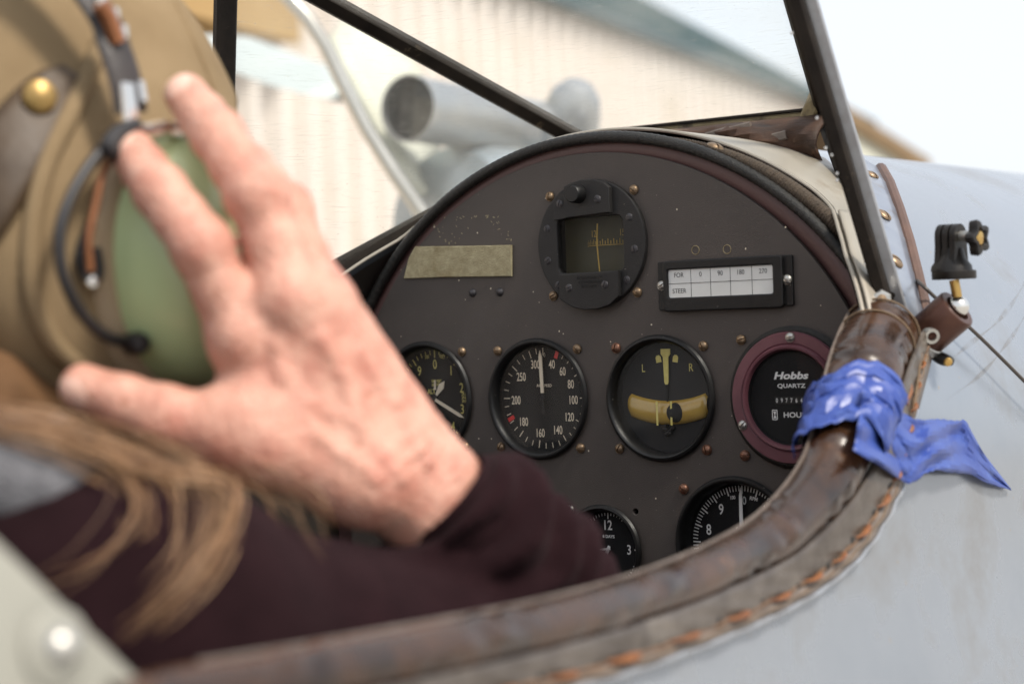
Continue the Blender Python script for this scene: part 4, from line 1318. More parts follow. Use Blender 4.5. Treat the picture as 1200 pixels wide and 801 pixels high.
NT = 34
G = []
for i in range(46):
    u = i / 45; row = []
    for j in range(15):
        v = j / 14
        q = tp_[i] * (1 - v) + bt_[i] * v
        base = hit(q[0], q[1], .0)
        near = .0200 * (1 - u) ** .8 + .004
        dep = pix(base)[2]
        fade = min(1, (1 - u) * 2.2) * .75 + .25
        dep2 = dep - near - (ridged(u, v) - .006) * fade * 1.7
        jag = (rng.uniform(-1, 1) if j in (0, 14) else 0)
        row.append(at(q[0] + jag, q[1] + jag, dep2))
    G.append(row)
MB().grid(G, flip=True).build('loose_tail', 'blue_tape', tape, smooth=14, solid=.0003)
# a second, folded strip lying across the knot
t2, b2 = spl([(1040, 456), (1060, 482), (1080, 512), (1094, 540)], 20), spl([(1024, 486), (1038, 512), (1052, 545), (1066, 566)], 20)
G = []
for i in range(20):
    row = []
    for j in range(8):
        v = j / 7; q = t2[i] * (1 - v) + b2[i] * v
        d_ = pix(hit(q[0], q[1]))[2] - .026 - .004 * abs(math.sin(i * .5 + v * 4)) - .003 * math.sin(v * PI)
        row.append(at(q[0], q[1], d_ + .006 * (i / 19)))
    G.append(row)
MB().grid(G, flip=True).build('folded_strip', 'blue_tape', tape, smooth=14, solid=.0003)

# ================================================================== BALL-HEAD CAMERA MOUNT
Bs = hit(1082, 395, .004)
Dm = pix(Bs)[2] - .006
mm = Dm / FPX                                   # metres per photo pixel at the mount
mount = thing('camera_mount', 'small ball-head action camera mount with black three-prong top', 'camera mount', tuple(Bs))
def mp(px, py, d=0.0): return at(px, py, Dm + d)
h0, h1 = mp(1084, 394, .003), mp(1122, 361, -.009)
hax = (h1 - h0); hl = np.linalg.norm(hax); hax /= hl
rr = 25.5 * mm
hs = MB().lathe([(.0001, -.002), (rr * .9, -.002), (rr, 0), (rr, hl - .001), (rr * .94, hl), (rr * .66, hl), (rr * .62, hl - .004), (.0001, hl - .006)], h0, hax, 40, (0, 0, 1)).build('housing', 'mount_bronze', mount, smooth=40)
MB().lathe([(rr * 1.02, -.0035), (rr * 1.06, -.003), (rr * 1.06, .001), (rr * 1.0, .0015)], h0, hax, 40, (0, 0, 1)).build('base_collar', 'steel_screw', mount, smooth=40)
MB().bar(mp(1070, 405, .010), mp(1085, 396, .002), .016, .010, (0, 0, 1)).build('clamp_foot', 'mount_black', mount)
bc = h1 + hax * .0005 + np.array([0, 0, .0005])
br = 12.8 * mm
MB().lathe([(br * math.sin(t), br * math.cos(t)) for t in np.linspace(.02, PI - .02, 20)], bc, (0, 0, 1), 28, (1, 0, 0)).build('ball', 'chrome', mount, smooth=60)
s0, s1 = bc + (0, 0, br * .6), mp(1118, 328, -.009)
MB().tube([s0, s1], 5.8 * mm, 20).build('stem', 'brass', mount, smooth=40)
pc = mp(1118, 322, -.009)
pr_ = 25.5 * mm
pf = MB().lathe([(.0001, -5 * mm), (pr_ * .97, -5 * mm), (pr_, -4 * mm), (pr_, 4 * mm), (pr_ * .96, 5 * mm), (.0001, 5 * mm)], pc, (0, 0, 1), 44, (1, 0, 0)).build('platform', 'mount_black', mount, smooth=40)
# hinge prongs: three rounded plates side by side along the hinge axis
hx_ = cr * .74 + cf * -.67; hx_ /= np.linalg.norm(hx_)
vy = np.array([0, 0, 1.0]); fz = np.cross(hx_, vy)
hc = mp(1114, 277, -.009)
for k in (-1, 0, 1):
    sh_ = [(-12, -40)] + [(13 * math.cos(t) * 1.0, 13 * math.sin(t)) for t in np.linspace(PI, 0, 14)] + [(13, -14), (19, -32), (20, -41), (-18, -41), (-16, -34)]
    sh_ = [(-20, -41), (-16, -28), (-14.5, -10)] + [(14.5 * math.cos(t), 14.5 * math.sin(t)) for t in np.linspace(PI, 0, 14)] + [(14.5, -12), (17, -30), (21, -41)]
    q = MB(); V = []
    c = hc + hx_ * (k * 9.4 * mm)
    for o_ in (-3.5, 3.5):
        V += [c + hx_ * (o_ * mm) + fz * (a * mm) + vy * (b * mm) for a, b in sh_]
    kk = len(sh_)
    q.add(V, [tuple(range(kk)), tuple(range(2 * kk - 1, kk - 1, -1))] + [(i, i + kk, (i + 1) % kk + kk, (i + 1) % kk) for i in range(kk)])
    q.build('hinge_prong', 'mount_black', mount, smooth=40, fixn=True)
q = MB()
q.lathe([(24 * mm, -40 * mm), (23 * mm, -34 * mm), (17 * mm, -26 * mm), (14 * mm, -14 * mm), (.0001, -13 * mm)], hc, vy, 24, hx_, sx=1.0)
q.build('hinge_web', 'mount_black', mount, smooth=40)
MB().tube([hc - hx_ * 16 * mm, hc + hx_ * 26 * mm], 6 * mm, 16).build('hinge_bolt', 'steel_screw', mount)
# star knob with brass insert
kc = hc + hx_ * 34 * mm - vy * 3 * mm
star = []
for k in range(60):
    a = 2 * PI * k / 60
    star.append((18 + 3.8 * math.cos(5 * a)) * mm)
prof_rows = []
for h_, sc in ((-6, .80), (-5, .95), (3, 1.0), (6, .92), (6.4, .62), (3.0, .52)):
    prof_rows.append([kc + hx_ * (h_ * mm) + (fz * math.cos(2 * PI * k / 60) + vy * math.sin(2 * PI * k / 60)) * star[k % 60] * sc for k in range(61)])
q = MB().grid(prof_rows); q.add([kc - hx_ * 6 * mm] + prof_rows[0][:60], [(0, 1 + (k + 1) % 60, 1 + k) for k in range(60)])
kn = q.build('star_knob', 'mount_black', mount, smooth=40, fixn=True)
MB().lathe([(.0001, 5.5 * mm), (4 * mm, 5.4 * mm), (7.6 * mm, 4.6 * mm), (8.6 * mm, 3 * mm)], kc, hx_, 24, vy).build('knob_insert', 'brass', kn)
# set screw and lever
sc_ = mp(1090, 392, -.0095)
sd = -cf * .8 + cr * .1 - vy * .25
MB().lathe([(.0024, .0005), (.0026, .0035), (.0042, .0035), (.0045, .002), (.0045, -.004)], sc_, sd, 24, vy).build('set_screw', 'steel_screw', mount)
MB().tube(spl([mp(1092, 414, .004), mp(1104, 420, 0), mp(1116, 424, -.004)], 8), [.0026, .003, .0034, .0036, .0036, .0034, .003, .0022], 10).build('lever', 'mount_black', mount)
MB().lathe([(.0001, .0014), (.002, .001), (.0026, 0)], mp(1111, 424, -.006), sd, 14, vy).build('lever_pin', 'brass', mount)

# ---- thin cable running away over the skin
cb = [hit(px_, py_, .010) for px_, py_ in ((1083, 336), (1100, 352), (1140, 387), (1170, 416), (1200, 446), (1240, 486))]
cb = [hit(1072, 326, .002)] + cb
co_ = MB().tube(spl(cb, 40), .0011, 8).build('cable', 'cable', None)
tag(co_, 'thin dark cable stretched over the silver fuselage from behind the mount', 'cable')
# old brown rub marks where something has swept the dope
m_ = bpy.data.materials.new('rub'); m_.use_nodes = True; MAT['rub'] = m_
_n = m_.node_tree.nodes; _l = m_.node_tree.links; _b = _n['Principled BSDF']
_b.inputs['Base Color'].default_value = (.17, .145, .115, 1); _b.inputs['Roughness'].default_value = .6
_t = _n.new('ShaderNodeTexCoord'); _x = _n.new('ShaderNodeTexNoise'); _x.inputs['Scale'].default_value = 70; _x.inputs['Detail'].default_value = 6
_r = _n.new('ShaderNodeMapRange'); _r.inputs['From Min'].default_value = .30; _r.inputs['From Max'].default_value = .75; _r.inputs['To Max'].default_value = .40
_l.new(_t.outputs['Object'], _x.inputs['Vector']); _l.new(_x.outputs['Fac'], _r.inputs['Value']); _l.new(_r.outputs['Result'], _b.inputs['Alpha'])
for pts, w_ in (([(1215, 305), (1195, 342), (1170, 376), (1135, 404), (1105, 430)], 3.2), ([(1218, 340), (1198, 376), (1176, 408), (1148, 440), (1110, 468)], 2.6)):
    P = spl(pts, 40); G = []
    for k in range(40):
        a_, b_ = P[max(k - 1, 0)], P[min(k + 1, 39)]
        nx_, ny_ = -(b_ - a_)[1], (b_ - a_)[0]; L = math.hypot(nx_, ny_)
        ww = w_ * (.6 + .4 * math.sin(k * .5)) * min(1, k / 8, (39 - k) / 8 + .05)
        G.append([hit(P[k][0] + nx_ / L * o_ * ww, P[k][1] + ny_ / L * o_ * ww, .0004) for o_ in (-1, 0, 1)])
    MB().grid(G).build('rub_mark', 'rub', plane, smooth=60)
# ================================================================== PILOT
HC = np.array([0, -.440, .100])
pilot = thing('person', 'pilot in khaki flying helmet and dark plum top pressing a hand to the headset', 'person', (0, -.55, -.52))

def helmet_f(p):
    d = ell(p, HC, (.088, .112, .130))
    d = smin(d, ell(p, (.066, -.458, .082), (.030, .062, .068)), .02)
    d = smin(d, ell(p, (-.066, -.458, .082), (.030, .062, .068)), .02)
    d = d + .0028 * vnoise(p, 42, 3) + .0012 * vnoise(p, 110, 5)
    fold = np.abs(np.sin((p[:, 1] * .8 + p[:, 2] * .55 + .35 * p[:, 0]) * 46 + 2.0 * np.sin(p[:, 2] * 22))) ** 3
    return d - .0020 * fold
def helmet_cut(p):
    d = helmet_f(p)
    inner = ell(p, HC, (.080, .104, .122))
    d = np.maximum(d, -inner)
    d = smax(d, (.012 - p[:, 2]) + .12 * (p[:, 1] + .44), .006)
    face = np.maximum(p[:, 1] * -1 - .372, p[:, 2] - .150)
    face = np.maximum(face, np.abs(p[:, 0]) - .072)
    return smax(d, -face, .008)
def along(px, py, fn, t0=.35, t1=1.3):
    d = ray(px, py); t = np.linspace(t0, t1, 600)
    v = fn((CAM + d * t[:, None]).astype(np.float32))
    k = np.argmax(v < 0)
    return t[k] if v[k] < 0 else None

# ---- body: head, neck, torso and arms under the clothes, and the bare right hand
SH_R = np.array([.165, -.55, -.060]); EL_R = at(772, 826, .838); MIDU = np.array([.184, -.40, -.100])
WR = at(515, 578, .742)
MIDF = at(596, 654, .750)                         # forearm just behind the wrist lies across the view, then turns down to the elbow
SH_L = SH_R * [-1, 1, 1]; EL_L = np.array([-.20, -.36, -.30]); WR_L = np.array([-.10, -.16, -.34])
def body_f(p):
    d = ell(p, HC, (.075, .098, .116))
    d = smin(d, ell(p, (0, -.405, .020), (.052, .070, .055)), .03)
    d = smin(d, cone(p, (0, -.350, .085), (0, -.325, .048), .009, .014), .012)      # nose
    d = smin(d, cone(p, (-.018, -.338, .010), (.018, -.338, .010), .007, .007), .008)  # lips
    d = smin(d, ball(p, (0, -.345, -.020), .020), .02)                                # chin
    for s in (-1, 1):
        d = smax(d, -ball(p, (s * .031, -.328, .085), .015), .012)
        d = smin(d, ball(p, (s * .031, -.352, .083), .0125), .004)
        d = smin(d, cone(p, (s * .018, -.340, .104), (s * .046, -.352, .104), .007, .006), .010)
    d = smin(d, cone(p, (0, -.46, .03), (0, -.55, -.08), .052, .058), .03)
    t = cone(p, (0, -.57, -.12), (0, -.60, -.46), .115, .105)
    t = smin(t, cone(p, SH_L, SH_R, .045, .045), .08)
    d = smin(d, t, .05)
    d = smin(d, cone(p, SH_R, EL_R, .036, .026), .03)
    d = smin(d, smin(cone(p, EL_R, MIDF, .024, .0175), cone(p, MIDF, WR, .0175, .0150), .01), .015)
    d = smin(d, cone(p, SH_L, EL_L, .044, .038), .03)
    d = smin(d, cone(p, EL_L, WR_L, .038, .024), .015)
    hl = WR_L + np.array([.03, .06, -.005])
    d = smin(d, cone(p, WR_L, hl, .024, .026), .02)
    for k in range(4):
        b0 = hl + np.array([.012 - .014 * k + .008, .015, .004 * k])
        d = smin(d, cone(p, b0, b0 + (.012, .035, -.004), .009, .008), .004)
        d = smin(d, cone(p, b0 + (.012, .035, -.004), b0 + (.012, .045, -.028), .008, .007), .004)
    d = smin(d, cone(p, hl + (.02, 0, .0), hl + (.05, .03, -.006), .011, .009), .008)
    for s in (-1, 1):
        hip, kn, ft = (s * .09, -.58, -.47), (s * .13, -.12, -.40), (s * .12, .12, -.56)
        d = smin(d, cone(p, hip, kn, .07, .05), .03)
        d = smin(d, cone(p, kn, ft, .048, .032), .02)
    return d

F_ = {  # finger: joints as (px, py, depth, radius) from knuckle to tip
    'index': [(284, 396, .7040, .0114), (236, 288, .6985, .0110), (188, 224, .7100, .0100), (154, 177, .7300, .0088)],
    'middle': [(342, 352, .7040, .0115), (300, 228, .7060, .0112), (256, 160, .7260, .0101), (218, 112, .7460, .0089)],
    'ring': [(378, 358, .7180, .0106), (334, 244, .7340, .0100), (294, 196, .7600, .0086), (258, 162, .7800, .0076)],
    'little': [(394, 394, .7330, .0094), (362, 308, .7560, .0084), (332, 260, .7780, .0074), (300, 230, .7950, .0066)],
}
FJ = {k: [(at(a, b, c), r) for a, b, c, r in v] for k, v in F_.items()}
TH = [(at(428, 566, .7160), .0150), (at(306, 520, .6980), .0142), (at(196, 490, .6980), .0114), (at(98, 454, .7060), .0090)]
wA, wB = at(494, 598, .738), at(512, 572, .744)
back = -ROT[:, 1]
FAX = (MIDF - WR) / np.linalg.norm(MIDF - WR)
def hand_f(p):
    palm = cone(p, wA, wB, .0142, .0142)
    for nme, rr_ in (('index', .0150), ('middle', .0150), ('ring', .0145), ('little', .0140)):
        a = wA + (wB - wA) * {'index': .05, 'middle': .35, 'ring': .7, 'little': 1.0}[nme]
        palm = smin(palm, cone(p, a, FJ[nme][0][0] - back * .004, .0142, rr_ * .88), .012)
    palm = smin(palm, cone(p, TH[0][0], TH[1][0], TH[0][1], TH[1][1]), .020)
    palm = smin(palm, cone(p, TH[1][0] * .75 + FJ['index'][0][0] * .25, FJ['index'][0][0] * .85 + wA * .15, .0125, .0120), .016)
    palm = smin(palm, cone(p, TH[1][0] * .5 + wA * .5, FJ['middle'][0][0], .015, .013), .012)
    fingers = None
    for nme in ('index', 'middle', 'ring', 'little'):
        J = FJ[nme]; f = None
        for (a, ra), (b, rb) in zip(J[:-1], J[1:]):
            # phalanx: slightly waisted between the joints
            m_ = (a + b) / 2; rm = (ra + rb) / 2 * .945
            s_ = smin(cone(p, a, m_, ra, rm), cone(p, m_, b, rm, rb), .004)
            f = s_ if f is None else smin(f, s_, .004)
        f = smin(f, ball(p, J[1][0] + back * .0022, J[1][1] * .92), .005)
        f = smin(f, ball(p, J[2][0] + back * .0010, J[2][1] * .94), .003)
        fingers = f if fingers is None else smin(fingers, f, .0018)
    d = smin(palm, fingers, .008)
    t = None
    for (a, ra), (b, rb) in zip(TH[1:-1], TH[2:]):
        m_ = (a + b) / 2; rm = (ra + rb) / 2 * .96
        s_ = smin(cone(p, a, m_, ra, rm), cone(p, m_, b, rm, rb), .005)
        t = s_ if t is None else smin(t, s_, .006)
    d = smin(d, t, .012)
    for nme, e in (('index', .0066), ('middle', .0070), ('ring', .0062), ('little', .0050)):   # knuckles and tendons
        k0 = FJ[nme][0][0]
        d = smin(d, ball(p, k0 + back * e, .0072), .010)
        a = wA + (wB - wA) * {'index': .25, 'middle': .42, 'ring': .6, 'little': .75}[nme] + back * .0125
        d = smin(d, cone(p, k0 + back * (e + .0036), a + back * .0012, .0034, .0030), .0065)
    # veins wandering over the back of the hand
    for pts in ([(470, 560), (420, 500), (400, 440), (375, 395)], [(440, 560), (370, 510), (330, 440), (322, 400)], [(420, 500), (360, 470), (330, 440)], [(500, 540), (460, 470), (420, 410)]):
        for (a0, b0), (a1, b1) in zip(pts[:-1], pts[1:]):
            q0, q1 = at(a0, b0, .7), at(a1, b1, .7)
            n0 = .7
            d = smin(d, cone(p, VEIN[(a0, b0)], VEIN[(a1, b1)], .0017, .0017), .0038) if VEIN else d
    for w0 in (wA, wB, (wA + wB) / 2):
        d = smin(d, cone(p, w0, w0 + FAX * .045, .0138, .0142), .012)
    d = smin(d, ball(p, wB + back * .006, .009), .012)                    # ulna head
    # fine creases across the wrist and back
    ax_ = (WR - FJ['middle'][0][0]); ax_ = (ax_ / np.linalg.norm(ax_)).astype(np.float32)
    s_ = (p - WR.astype(np.float32)) @ ax_
    ac = (p - WR.astype(np.float32)) @ np.cross(ax_, back).astype(np.float32)
    w_ = np.clip(1 - np.abs(s_ + .015) / .055, 0, 1)
    d = d + w_ * .00062 * np.sin(s_ * 1250 + 6 * np.sin(ac * 120) + 9 * vnoise(p, 120, 9)) * np.clip(.4 + 1.6 * vnoise(p, 140, 12), 0, 1.4) + .00045 * vnoise(p, 330, 11)
    return d
VEIN = {}
for pts in ([(470, 560), (420, 500), (400, 440), (375, 395)], [(440, 560), (370, 510), (330, 440), (322, 400)], [(420, 500), (360, 470), (330, 440)], [(500, 540), (460, 470), (420, 410)]):
    for q in pts: VEIN[q] = None
_v = VEIN; VEIN = {}
VEIN = {q: at(q[0], q[1], along(q[0], q[1], hand_f, .6, .85) + .0008) for q in _v}
allp = np.array([j[0] for v in FJ.values() for j in v] + [j[0] for j in TH] + [wA, wB, wA + FAX * .07, wB + FAX * .07])
lo, hi = allp.min(0) - .03, allp.max(0) + .03
HP, HF = field_mesh(hand_f, lo, hi, .0017)
BP, BF = field_mesh(body_f, (-.28, -.75, -.64), (.28, .18, .235), .0075)
P_all = np.vstack([HP, BP]); F_all = np.vstack([HF, BF + len(HP)])
fc = HP[HF].mean(1)
mi = np.zeros(len(F_all), int)
fn_ = np.cross(HP[HF[:, 1]] - HP[HF[:, 0]], HP[HF[:, 2]] - HP[HF[:, 0]]); fn_ /= np.linalg.norm(fn_, axis=1)[:, None] + 1e-12
for tip, prev, r in [(v[3][0], v[2][0], v[3][1]) for v in FJ.values()] + [(TH[3][0], TH[2][0], TH[3][1])]:
    ax_ = (tip - prev); ax_ /= np.linalg.norm(ax_)
    up_ = back - ax_ * (back @ ax_)
    if tip is TH[3][0]: up_ = up_ - ROT[:, 2] * .5; up_ -= ax_ * (up_ @ ax_)
    up_ /= np.linalg.norm(up_)
    sd_ = np.cross(ax_, up_)
    q = fc - tip
    u, v_, w_ = q @ ax_, q @ sd_, q @ up_
    m_ = ((u - .0005) / .0072) ** 2 + (v_ / (r * .72)) ** 2 < 1
    mi[:len(HF)][m_ & (w_ > 0) & (fn_ @ up_ > .2)] = 1
mesh_obj('body', P_all, F_all, ['skin', 'nail'], pilot, mi=mi)

# ---- shirt with long sleeves
fax = FAX.copy()
fs1 = np.cross(fax, back); fs1 /= np.linalg.norm(fs1)
CUFF = WR + fax * .007 + back * .0045
def shirt_f(p):
    t = cone(p, (0, -.58, -.14), (0, -.60, -.46), .135, .130)
    t = smin(t, cone(p, SH_L + (.03, 0, 0), SH_R - (.03, 0, 0), .062, .062), .08)
    t = smin(t, cone(p, (0, -.55, -.06), SH_R, .055, .056), .05)
    t = smin(t, cone(p, (0, -.55, -.06), SH_L, .055, .056), .05)
    t = smin(t, cone(p, SH_R, MIDU, .058, .055), .03)
    t = smin(t, cone(p, MIDU, EL_R, .052, .036), .03)
    t = smin(t, cone(p, SH_L, EL_L, .058, .050), .03)
    t = smin(t, cone(p, EL_L, WR_L, .048, .036), .02)
    pf = p - CUFF.astype(np.float32)
    s_ = pf @ fax.astype(np.float32)
    ang = np.arctan2(pf @ back.astype(np.float32), pf @ fs1.astype(np.float32))
    cuffw = np.exp(-((s_ - .035) / .06) ** 2)
    sl = smin(cone(p, CUFF - fax * .01, MIDF + back * .002, .0245, .0262), cone(p, MIDF + back * .002, EL_R, .0262, .028), .012)
    sl = sl - .0022 * np.exp(-((s_ - .005) / .0055) ** 2)
    sl = sl - cuffw * (.0042 * np.sin(s_ * 300 + 2.2 * np.sin(ang * 2) + 1.0 * ang) + .0028 * np.sin(s_ * 150 + 2 * ang) + .0030)
    sl = smax(sl, -s_ - .001, .003)
    hole = cone(p, CUFF - fax * .03 - back * .002, CUFF + fax * .004 - back * .002, .0212, .0195)
    sl = smax(sl, -hole, .003)
    t = t + .0050 * vnoise(p, 45, 21) + .0030 * vnoise(p, 95, 22)
    d = smin(t, sl + .0015 * vnoise(p, 95, 22), .014)
    neck = cone(p, (0, -.50, .05), (0, -.55, -.06), .062, .064)
    return smax(d, -neck, .01)
SP, SF = field_mesh(shirt_f, (-.29, -.76, -.60), (.29, -.06, .03), .0036)
sho = mesh_obj('shirt', SP, SF, 'shirt', pilot)
prof = []
for k in range(23):
    prof.append((.0236 + .0007 * math.sin(k * 1.6) + .0016 * k / 22, -.004 + .022 * k / 22))
cf_b = MB().lathe([(.0200, .004), (.0215, -.0035), (.0228, -.0052)] + prof, CUFF, fax, 48, tuple(back)).build('cuff', 'shirt', sho, smooth=60)
def trouser_f(p):
    d = cone(p, (-.07, -.60, -.47), (.07, -.60, -.47), .125, .125)
    for s in (-1, 1):
        d = smin(d, cone(p, (s * .09, -.58, -.47), (s * .13, -.12, -.40), .082, .062), .03)
        d = smin(d, cone(p, (s * .13, -.12, -.40), (s * .12, .10, -.54), .060, .045), .02)
    return d
TP, TF = field_mesh(trouser_f, (-.24, -.76, -.62), (.24, .18, -.30), .009)
mesh_obj('trousers', TP, TF, 'trousers', pilot)
# ---- grey fleece collar over the shoulders
fl_path = [(-.15, -.55, .0), (-.11, -.62, .012), (-.03, -.665, .018), (.06, -.655, .016), tuple(at(-40, 556, .615)), tuple(at(50, 562, .622)), tuple(at(118, 582, .645))]
fl_r = [.022, .026, .026, .025, .020, .0185, .012]
def fleece_f(p):
    d = None
    for (a, ra), (b, rb) in zip(zip(fl_path[:-1], fl_r[:-1]), zip(fl_path[1:], fl_r[1:])):
        s_ = cone(p, a, b, ra, rb); d = s_ if d is None else smin(d, s_, .01)
    return d + .003 * vnoise(p, 120, 31) + .0015 * vnoise(p, 320, 32)
LP, LF = field_mesh(fleece_f, (-.2, -.72, -.05), (.22, -.48, .07), .0032)
mesh_obj('collar', LP, LF, 'fleece', pilot)

# ---- flying helmet
KP, KF = field_mesh(helmet_cut, (-.12, -.57, -.03), (.12, -.31, .25), .0026)
hel = mesh_obj('flying_helmet', KP, KF, 'canvas', pilot)
def on_helmet(px, py, off):
    t = along(px, py, helmet_f)
    return at(px, py, t - off) if t else onX(px, py, .08)
G = []
for (a, b, w_) in ((92, 88, 22), (72, 100, 30), (50, 124, 37), (28, 154, 42), (5, 190, 45), (-25, 234, 46), (-55, 280, 46)):
    nx_, ny_ = .82, .57
    G.append([on_helmet(a + nx_ * w_ * t, b + ny_ * w_ * t, .0035 + .001 * math.cos(t * PI / 2)) for t in np.linspace(-1, 1, 7)])
st = MB().grid(spl(np.array(G).reshape(7, -1), 26).reshape(26, 7, 3), flip=True).build('helmet_strap_shade', 'strap_leather_shade', hel, smooth=70, solid=.0022)  # leather strap, widened to take in the deep shadow on the helmet
P = on_helmet(47, 113, .0065); dn = (CAM - P) / np.linalg.norm(CAM - P) + np.array([.5, -.1, .2]); dn /= np.linalg.norm(dn)
MB().lathe([(.0001, .0034), (.0035, .0030), (.0062, .0014), (.0068, 0), (.0068, -.003)], P, dn, 28, (0, 0, 1)).build('snap', 'snap_brass', hel)
MB().tube(spl([on_helmet(a, b, .001) for a, b in ((118, 52), (86, 125), (55, 190), (38, 262), (38, 335), (60, 398), (100, 438))], 50), .0042, 10).build('ear_pocket_welt', 'canvas', hel, smooth=70)
MB().tube(spl([on_helmet(a, b, .0003) for a, b in ((205, 4), (232, 60), (252, 110), (262, 150))], 24), .0016, 8).build('helmet_seam', 'canvas', hel, smooth=70)
# small buckle of dark cord on the ear pocket
MB().tube(spl([on_helmet(a, b, .004) for a, b in ((108, 262), (97, 285), (95, 310), (106, 332), (116, 318), (112, 290))], 30), .0022, 8).build('buckle_cord', 'black_plastic', hel)
MB().lathe([(.0001, .002), (.002, .0016), (.0028, 0)], on_helmet(108, 330, .0065), dn, 14, (0, 0, 1)).build('buckle_stud', 'chrome', hel)

# ---- hair: locks of separate strands falling over the shoulder
def cover(p): return np.minimum(shirt_f(p), fleece_f(p))
locks = [
    ([(-30, 470), (70, 492), (175, 538), (252, 570), (262, 612), (222, 676), (132, 742)], 95, 17, 4, .645),
    ([(-30, 450), (95, 486), (205, 532), (268, 560), (270, 605), (232, 660), (170, 720)], 70, 15, 5, .648),
    ([(-20, 478), (95, 508), (172, 548), (196, 598), (150, 640), (70, 662), (35, 668)], 55, 13, 8, .642),
    ([(-10, 460), (120, 500), (160, 545), (168, 592), (160, 622)], 40, 11, 8, .644),
    ([(40, 470), (170, 505), (262, 548), (318, 580), (338, 612), (372, 660)], 40, 11, 9, .655),
    ([(120, 490), (240, 538), (310, 566), (352, 590), (356, 622)], 36, 10, 8, .657),
    ([(-40, 440), (60, 462), (150, 500), (220, 545), (240, 600), (190, 640)], 55, 18, 10, .650),
    ([(-20, 486), (60, 510), (130, 545), (150, 590), (120, 625)], 30, 10, 10, .640),
    ([(20, 470), (130, 505), (200, 560), (185, 615), (140, 612), (120, 600)], 26, 9, 6, .643)]
locks = [q_ for i_, q_ in enumerate(locks) if i_ not in (2, 7, 8)] + [([(-10, 484), (90, 520), (160, 572), (120, 632), (40, 664)], 34, 9, 9, .642), ([(10, 476), (120, 505), (205, 560), (215, 640), (178, 700)], 40, 12, 9, .643)]
locks = [([(x_, y_ + (20 if x_ < 180 else 10 if x_ < 240 else 0)) for x_, y_ in L0], int(n0 * .36), a0 * .9, b0 * 2.2, d0) for L0, n0, a0, b0, d0 in locks]
hb = [MB(), MB(), MB()]
for pts, ns, w0, w1, dep in locks:
    base = spl(np.array(pts, float), 18)
    dmax = []
    for q in base:
        t = along(q[0], q[1], cover, .45, .95); dmax.append(t if t else 9)
    for k in range(ns):
        o0 = nrg.normal(size=2); od = nrg.normal(); ph = nrg.uniform(0, 6.28); am = abs(nrg.normal()) * 11.0
        P = []
        L = min(1.0, nrg.uniform(.55, 1.15))
        nP = 18
        for i in range(nP):
            u = i / (nP - 1)
            f = u * L * 17; i_ = min(int(f), 16); q = base[i_] * (1 - (f - i_)) + base[i_ + 1] * (f - i_)
            w = w0 * (1 - u) + w1 * u
            q = q + o0 * w * .85 + am * np.array([math.sin(u * 5 + ph), math.cos(u * 4 + ph)]) * u
            d_ = min(.765 + (dep - .765) * sstep((u - .30) * 2.1) + .0022 * od, dmax[min(i_, 17)] - .0025 - .0022 * abs(od))
            P.append(at(q[0], q[1], d_))
        r = nrg.uniform(.00014, .00030)
        hb[nrg.choice(3, p=[.45, .33, .22])].tube(P, [r] * (nP - 4) + [r * .9, r * .75, r * .5, r * .2], 4, cap=False)
ha = hb[0].build('hair', 'hair', pilot, smooth=180); hb[1].build('hair', 'hair_dark', pilot, smooth=180); hb[2].build('hair', 'hair_light', pilot, smooth=180)
def hairmass_shade_f(p):
    d = cone(p, (0, -.545, .03), (.055, -.54, .020), .035, .032)
    d = smin(d, cone(p, (.055, -.54, .02), at(110, 486, .755), .026, .012), .02)
    d = smin(d, cone(p, (0, -.545, .03), (-.06, -.53, .01), .035, .02), .02)
    d = smin(d, cone(p, at(-50, 470, .80), at(215, 500, .79), .024, .018), .03)  # added lobe: dark hair filling in the shadow under the helmet
    return d + .003 * vnoise(p * np.array([1, 1, .35], np.float32), 190, 41)
QP, QF = field_mesh(hairmass_shade_f, (-.13, -.64, -.06), (.17, -.38, .09), .0040)
mesh_obj('hair_mass_shade', QP, QF, 'hair_dark', pilot)

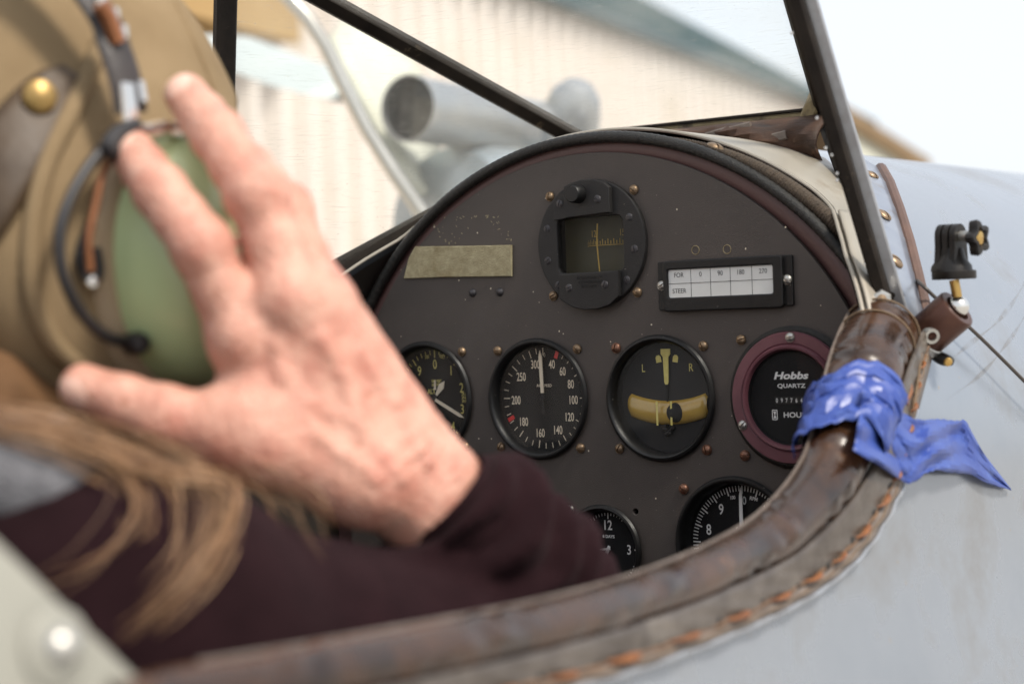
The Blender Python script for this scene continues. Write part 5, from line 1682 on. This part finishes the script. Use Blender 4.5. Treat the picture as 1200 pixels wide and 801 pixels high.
# ================================================================== HEADSET
EC = np.array([.094, -.4455, .079])
hsx = thing('headset', 'green ear-cup aviation headset with black band worn over the helmet', 'headset', tuple(EC))
for s in (1, -1):
    c = EC * [s, 1, 1]
    sg = (s, 0, 0)
    MB().lathe([(.048, .0), (.0515, .001), (.0515, .010), (.0505, .017), (.0470, .025), (.0400, .0315), (.0290, .0355), (.0150, .0372), (.0001, .0376)], c, sg, 56, (0, 1, 0), sx=.735).build('ear_cup', 'cup_green', hsx, smooth=60)
    MB().lathe([(.040, -.016), (.0525, -.016), (.0580, -.012), (.0590, -.005), (.0560, .001), (.050, .0025), (.040, .002)], c, sg, 56, (0, 1, 0), sx=.78).build('ear_seal', 'tan_pad', hsx, smooth=60)
    wire = [onX(a, b, .1035) for a, b in ((150, 156), (128, 168), (103, 196), (81, 235), (70, 275), (74, 322), (95, 366), (125, 394), (160, 402))]
    MB().tube(spl(np.array(wire) * [s, 1, 1], 50), .0024, 10).build('stirrup', 'black_plastic', hsx, smooth=60)
    P = onX(162, 402, .1055) * [s, 1, 1]
    MB().lathe([(.0001, .0042), (.0034, .0036), (.0044, .001), (.0044, -.006)], P, (s, -.3, 0), 20, (0, 0, 1)).build('stirrup_boss', 'black_plastic', hsx)
    wire = [onX(a, b, .101) for a, b in ((134, 178), (120, 205), (112, 240), (104, 280), (106, 318))]
    MB().tube(spl(np.array(wire) * [s, 1, 1], 24), .0016, 8).build('cord', 'band_copper', hsx, smooth=60)
    # clamp and yoke hardware
    MB().bar(onX(148, 98, .1045) * [s, 1, 1], onX(154, 142, .1065) * [s, 1, 1], .0065, .003, (s, 0, 0)).build('slider_plate', 'chrome', hsx)
    MB().bar(onX(164, 96, .1045) * [s, 1, 1], onX(168, 120, .1065) * [s, 1, 1], .003, .003, (s, 0, 0)).build('slider_rod', 'chrome', hsx)
    MB().tube(spl(np.array([onX(a, b, .1075) for a, b in ((152, 150), (172, 155), (192, 152), (212, 156))]) * [s, 1, 1], 16), [.003] * 10 + [.0036] * 6, 10).build('yoke_bar', 'chrome', hsx)
    MB().tube(spl(np.array([onX(a, b, .107) for a, b in ((138, 182), (128, 172), (140, 156), (160, 148))]) * [s, 1, 1], 16), .0036, 10).build('yoke_clamp', 'black_plastic', hsx)
bp = [onX(154, 132, .1035), onX(146, 92, .102), onX(134, 55, .0985), onX(116, 12, .093), (.072, -.500, .214), (.040, -.507, .236), (0, -.509, .243)]
bp = [np.array(q) for q in bp]
bp = bp + [q * [-1, 1, 1] for q in bp[-2::-1]]
BS = spl(bp, 80)
rows = []
for i in range(80):
    T = BS[min(i + 1, 79)] - BS[max(i - 1, 0)]; T /= np.linalg.norm(T)
    no = BS[i] - np.array([0, -.46, .10]); no -= T * (no @ T); no /= np.linalg.norm(no)
    sd_ = np.cross(T, no)
    rows.append([BS[i] + sd_ * (.0078 * math.cos(a)) + no * (.0026 * math.sin(a)) for a in np.linspace(0, 2 * PI, 15)])
hbnd = MB().grid(rows).build('headband', 'band_leather', hsx, smooth=60, fixn=True)
for (a, b, ln) in ((108, 10, 20), (122, 25, 14), (132, 45, 12)):
    P = onX(a + 12, b, .099)
    MB().bar(P, P + (0, 0, .005), .004, .0035, (1, 0, 0)).build('band_rivet', 'chrome', hbnd)
MB().tube(spl(np.array([onX(a, b, .101) for a, b in ((118, 5), (128, 22), (138, 50))]), 10), .0034, 8).build('band_tab', 'band_copper', hbnd)

# ================================================================== SEAT (inside the cockpit)
seat = thing('pilot_seat', 'dark seat beneath and behind the pilot', 'seat', (0, -.55, -.598))
q = MB(); q.box((0, -.50, -.585), (.36, .40, .03)); q.build('pan', 'seat_cloth', seat)
q = MB(); q.bar((0, -.735, -.57), (0, -.775, -.16), .36, .03, (0, 1, 0)); q.build('backrest', 'seat_cloth', seat)
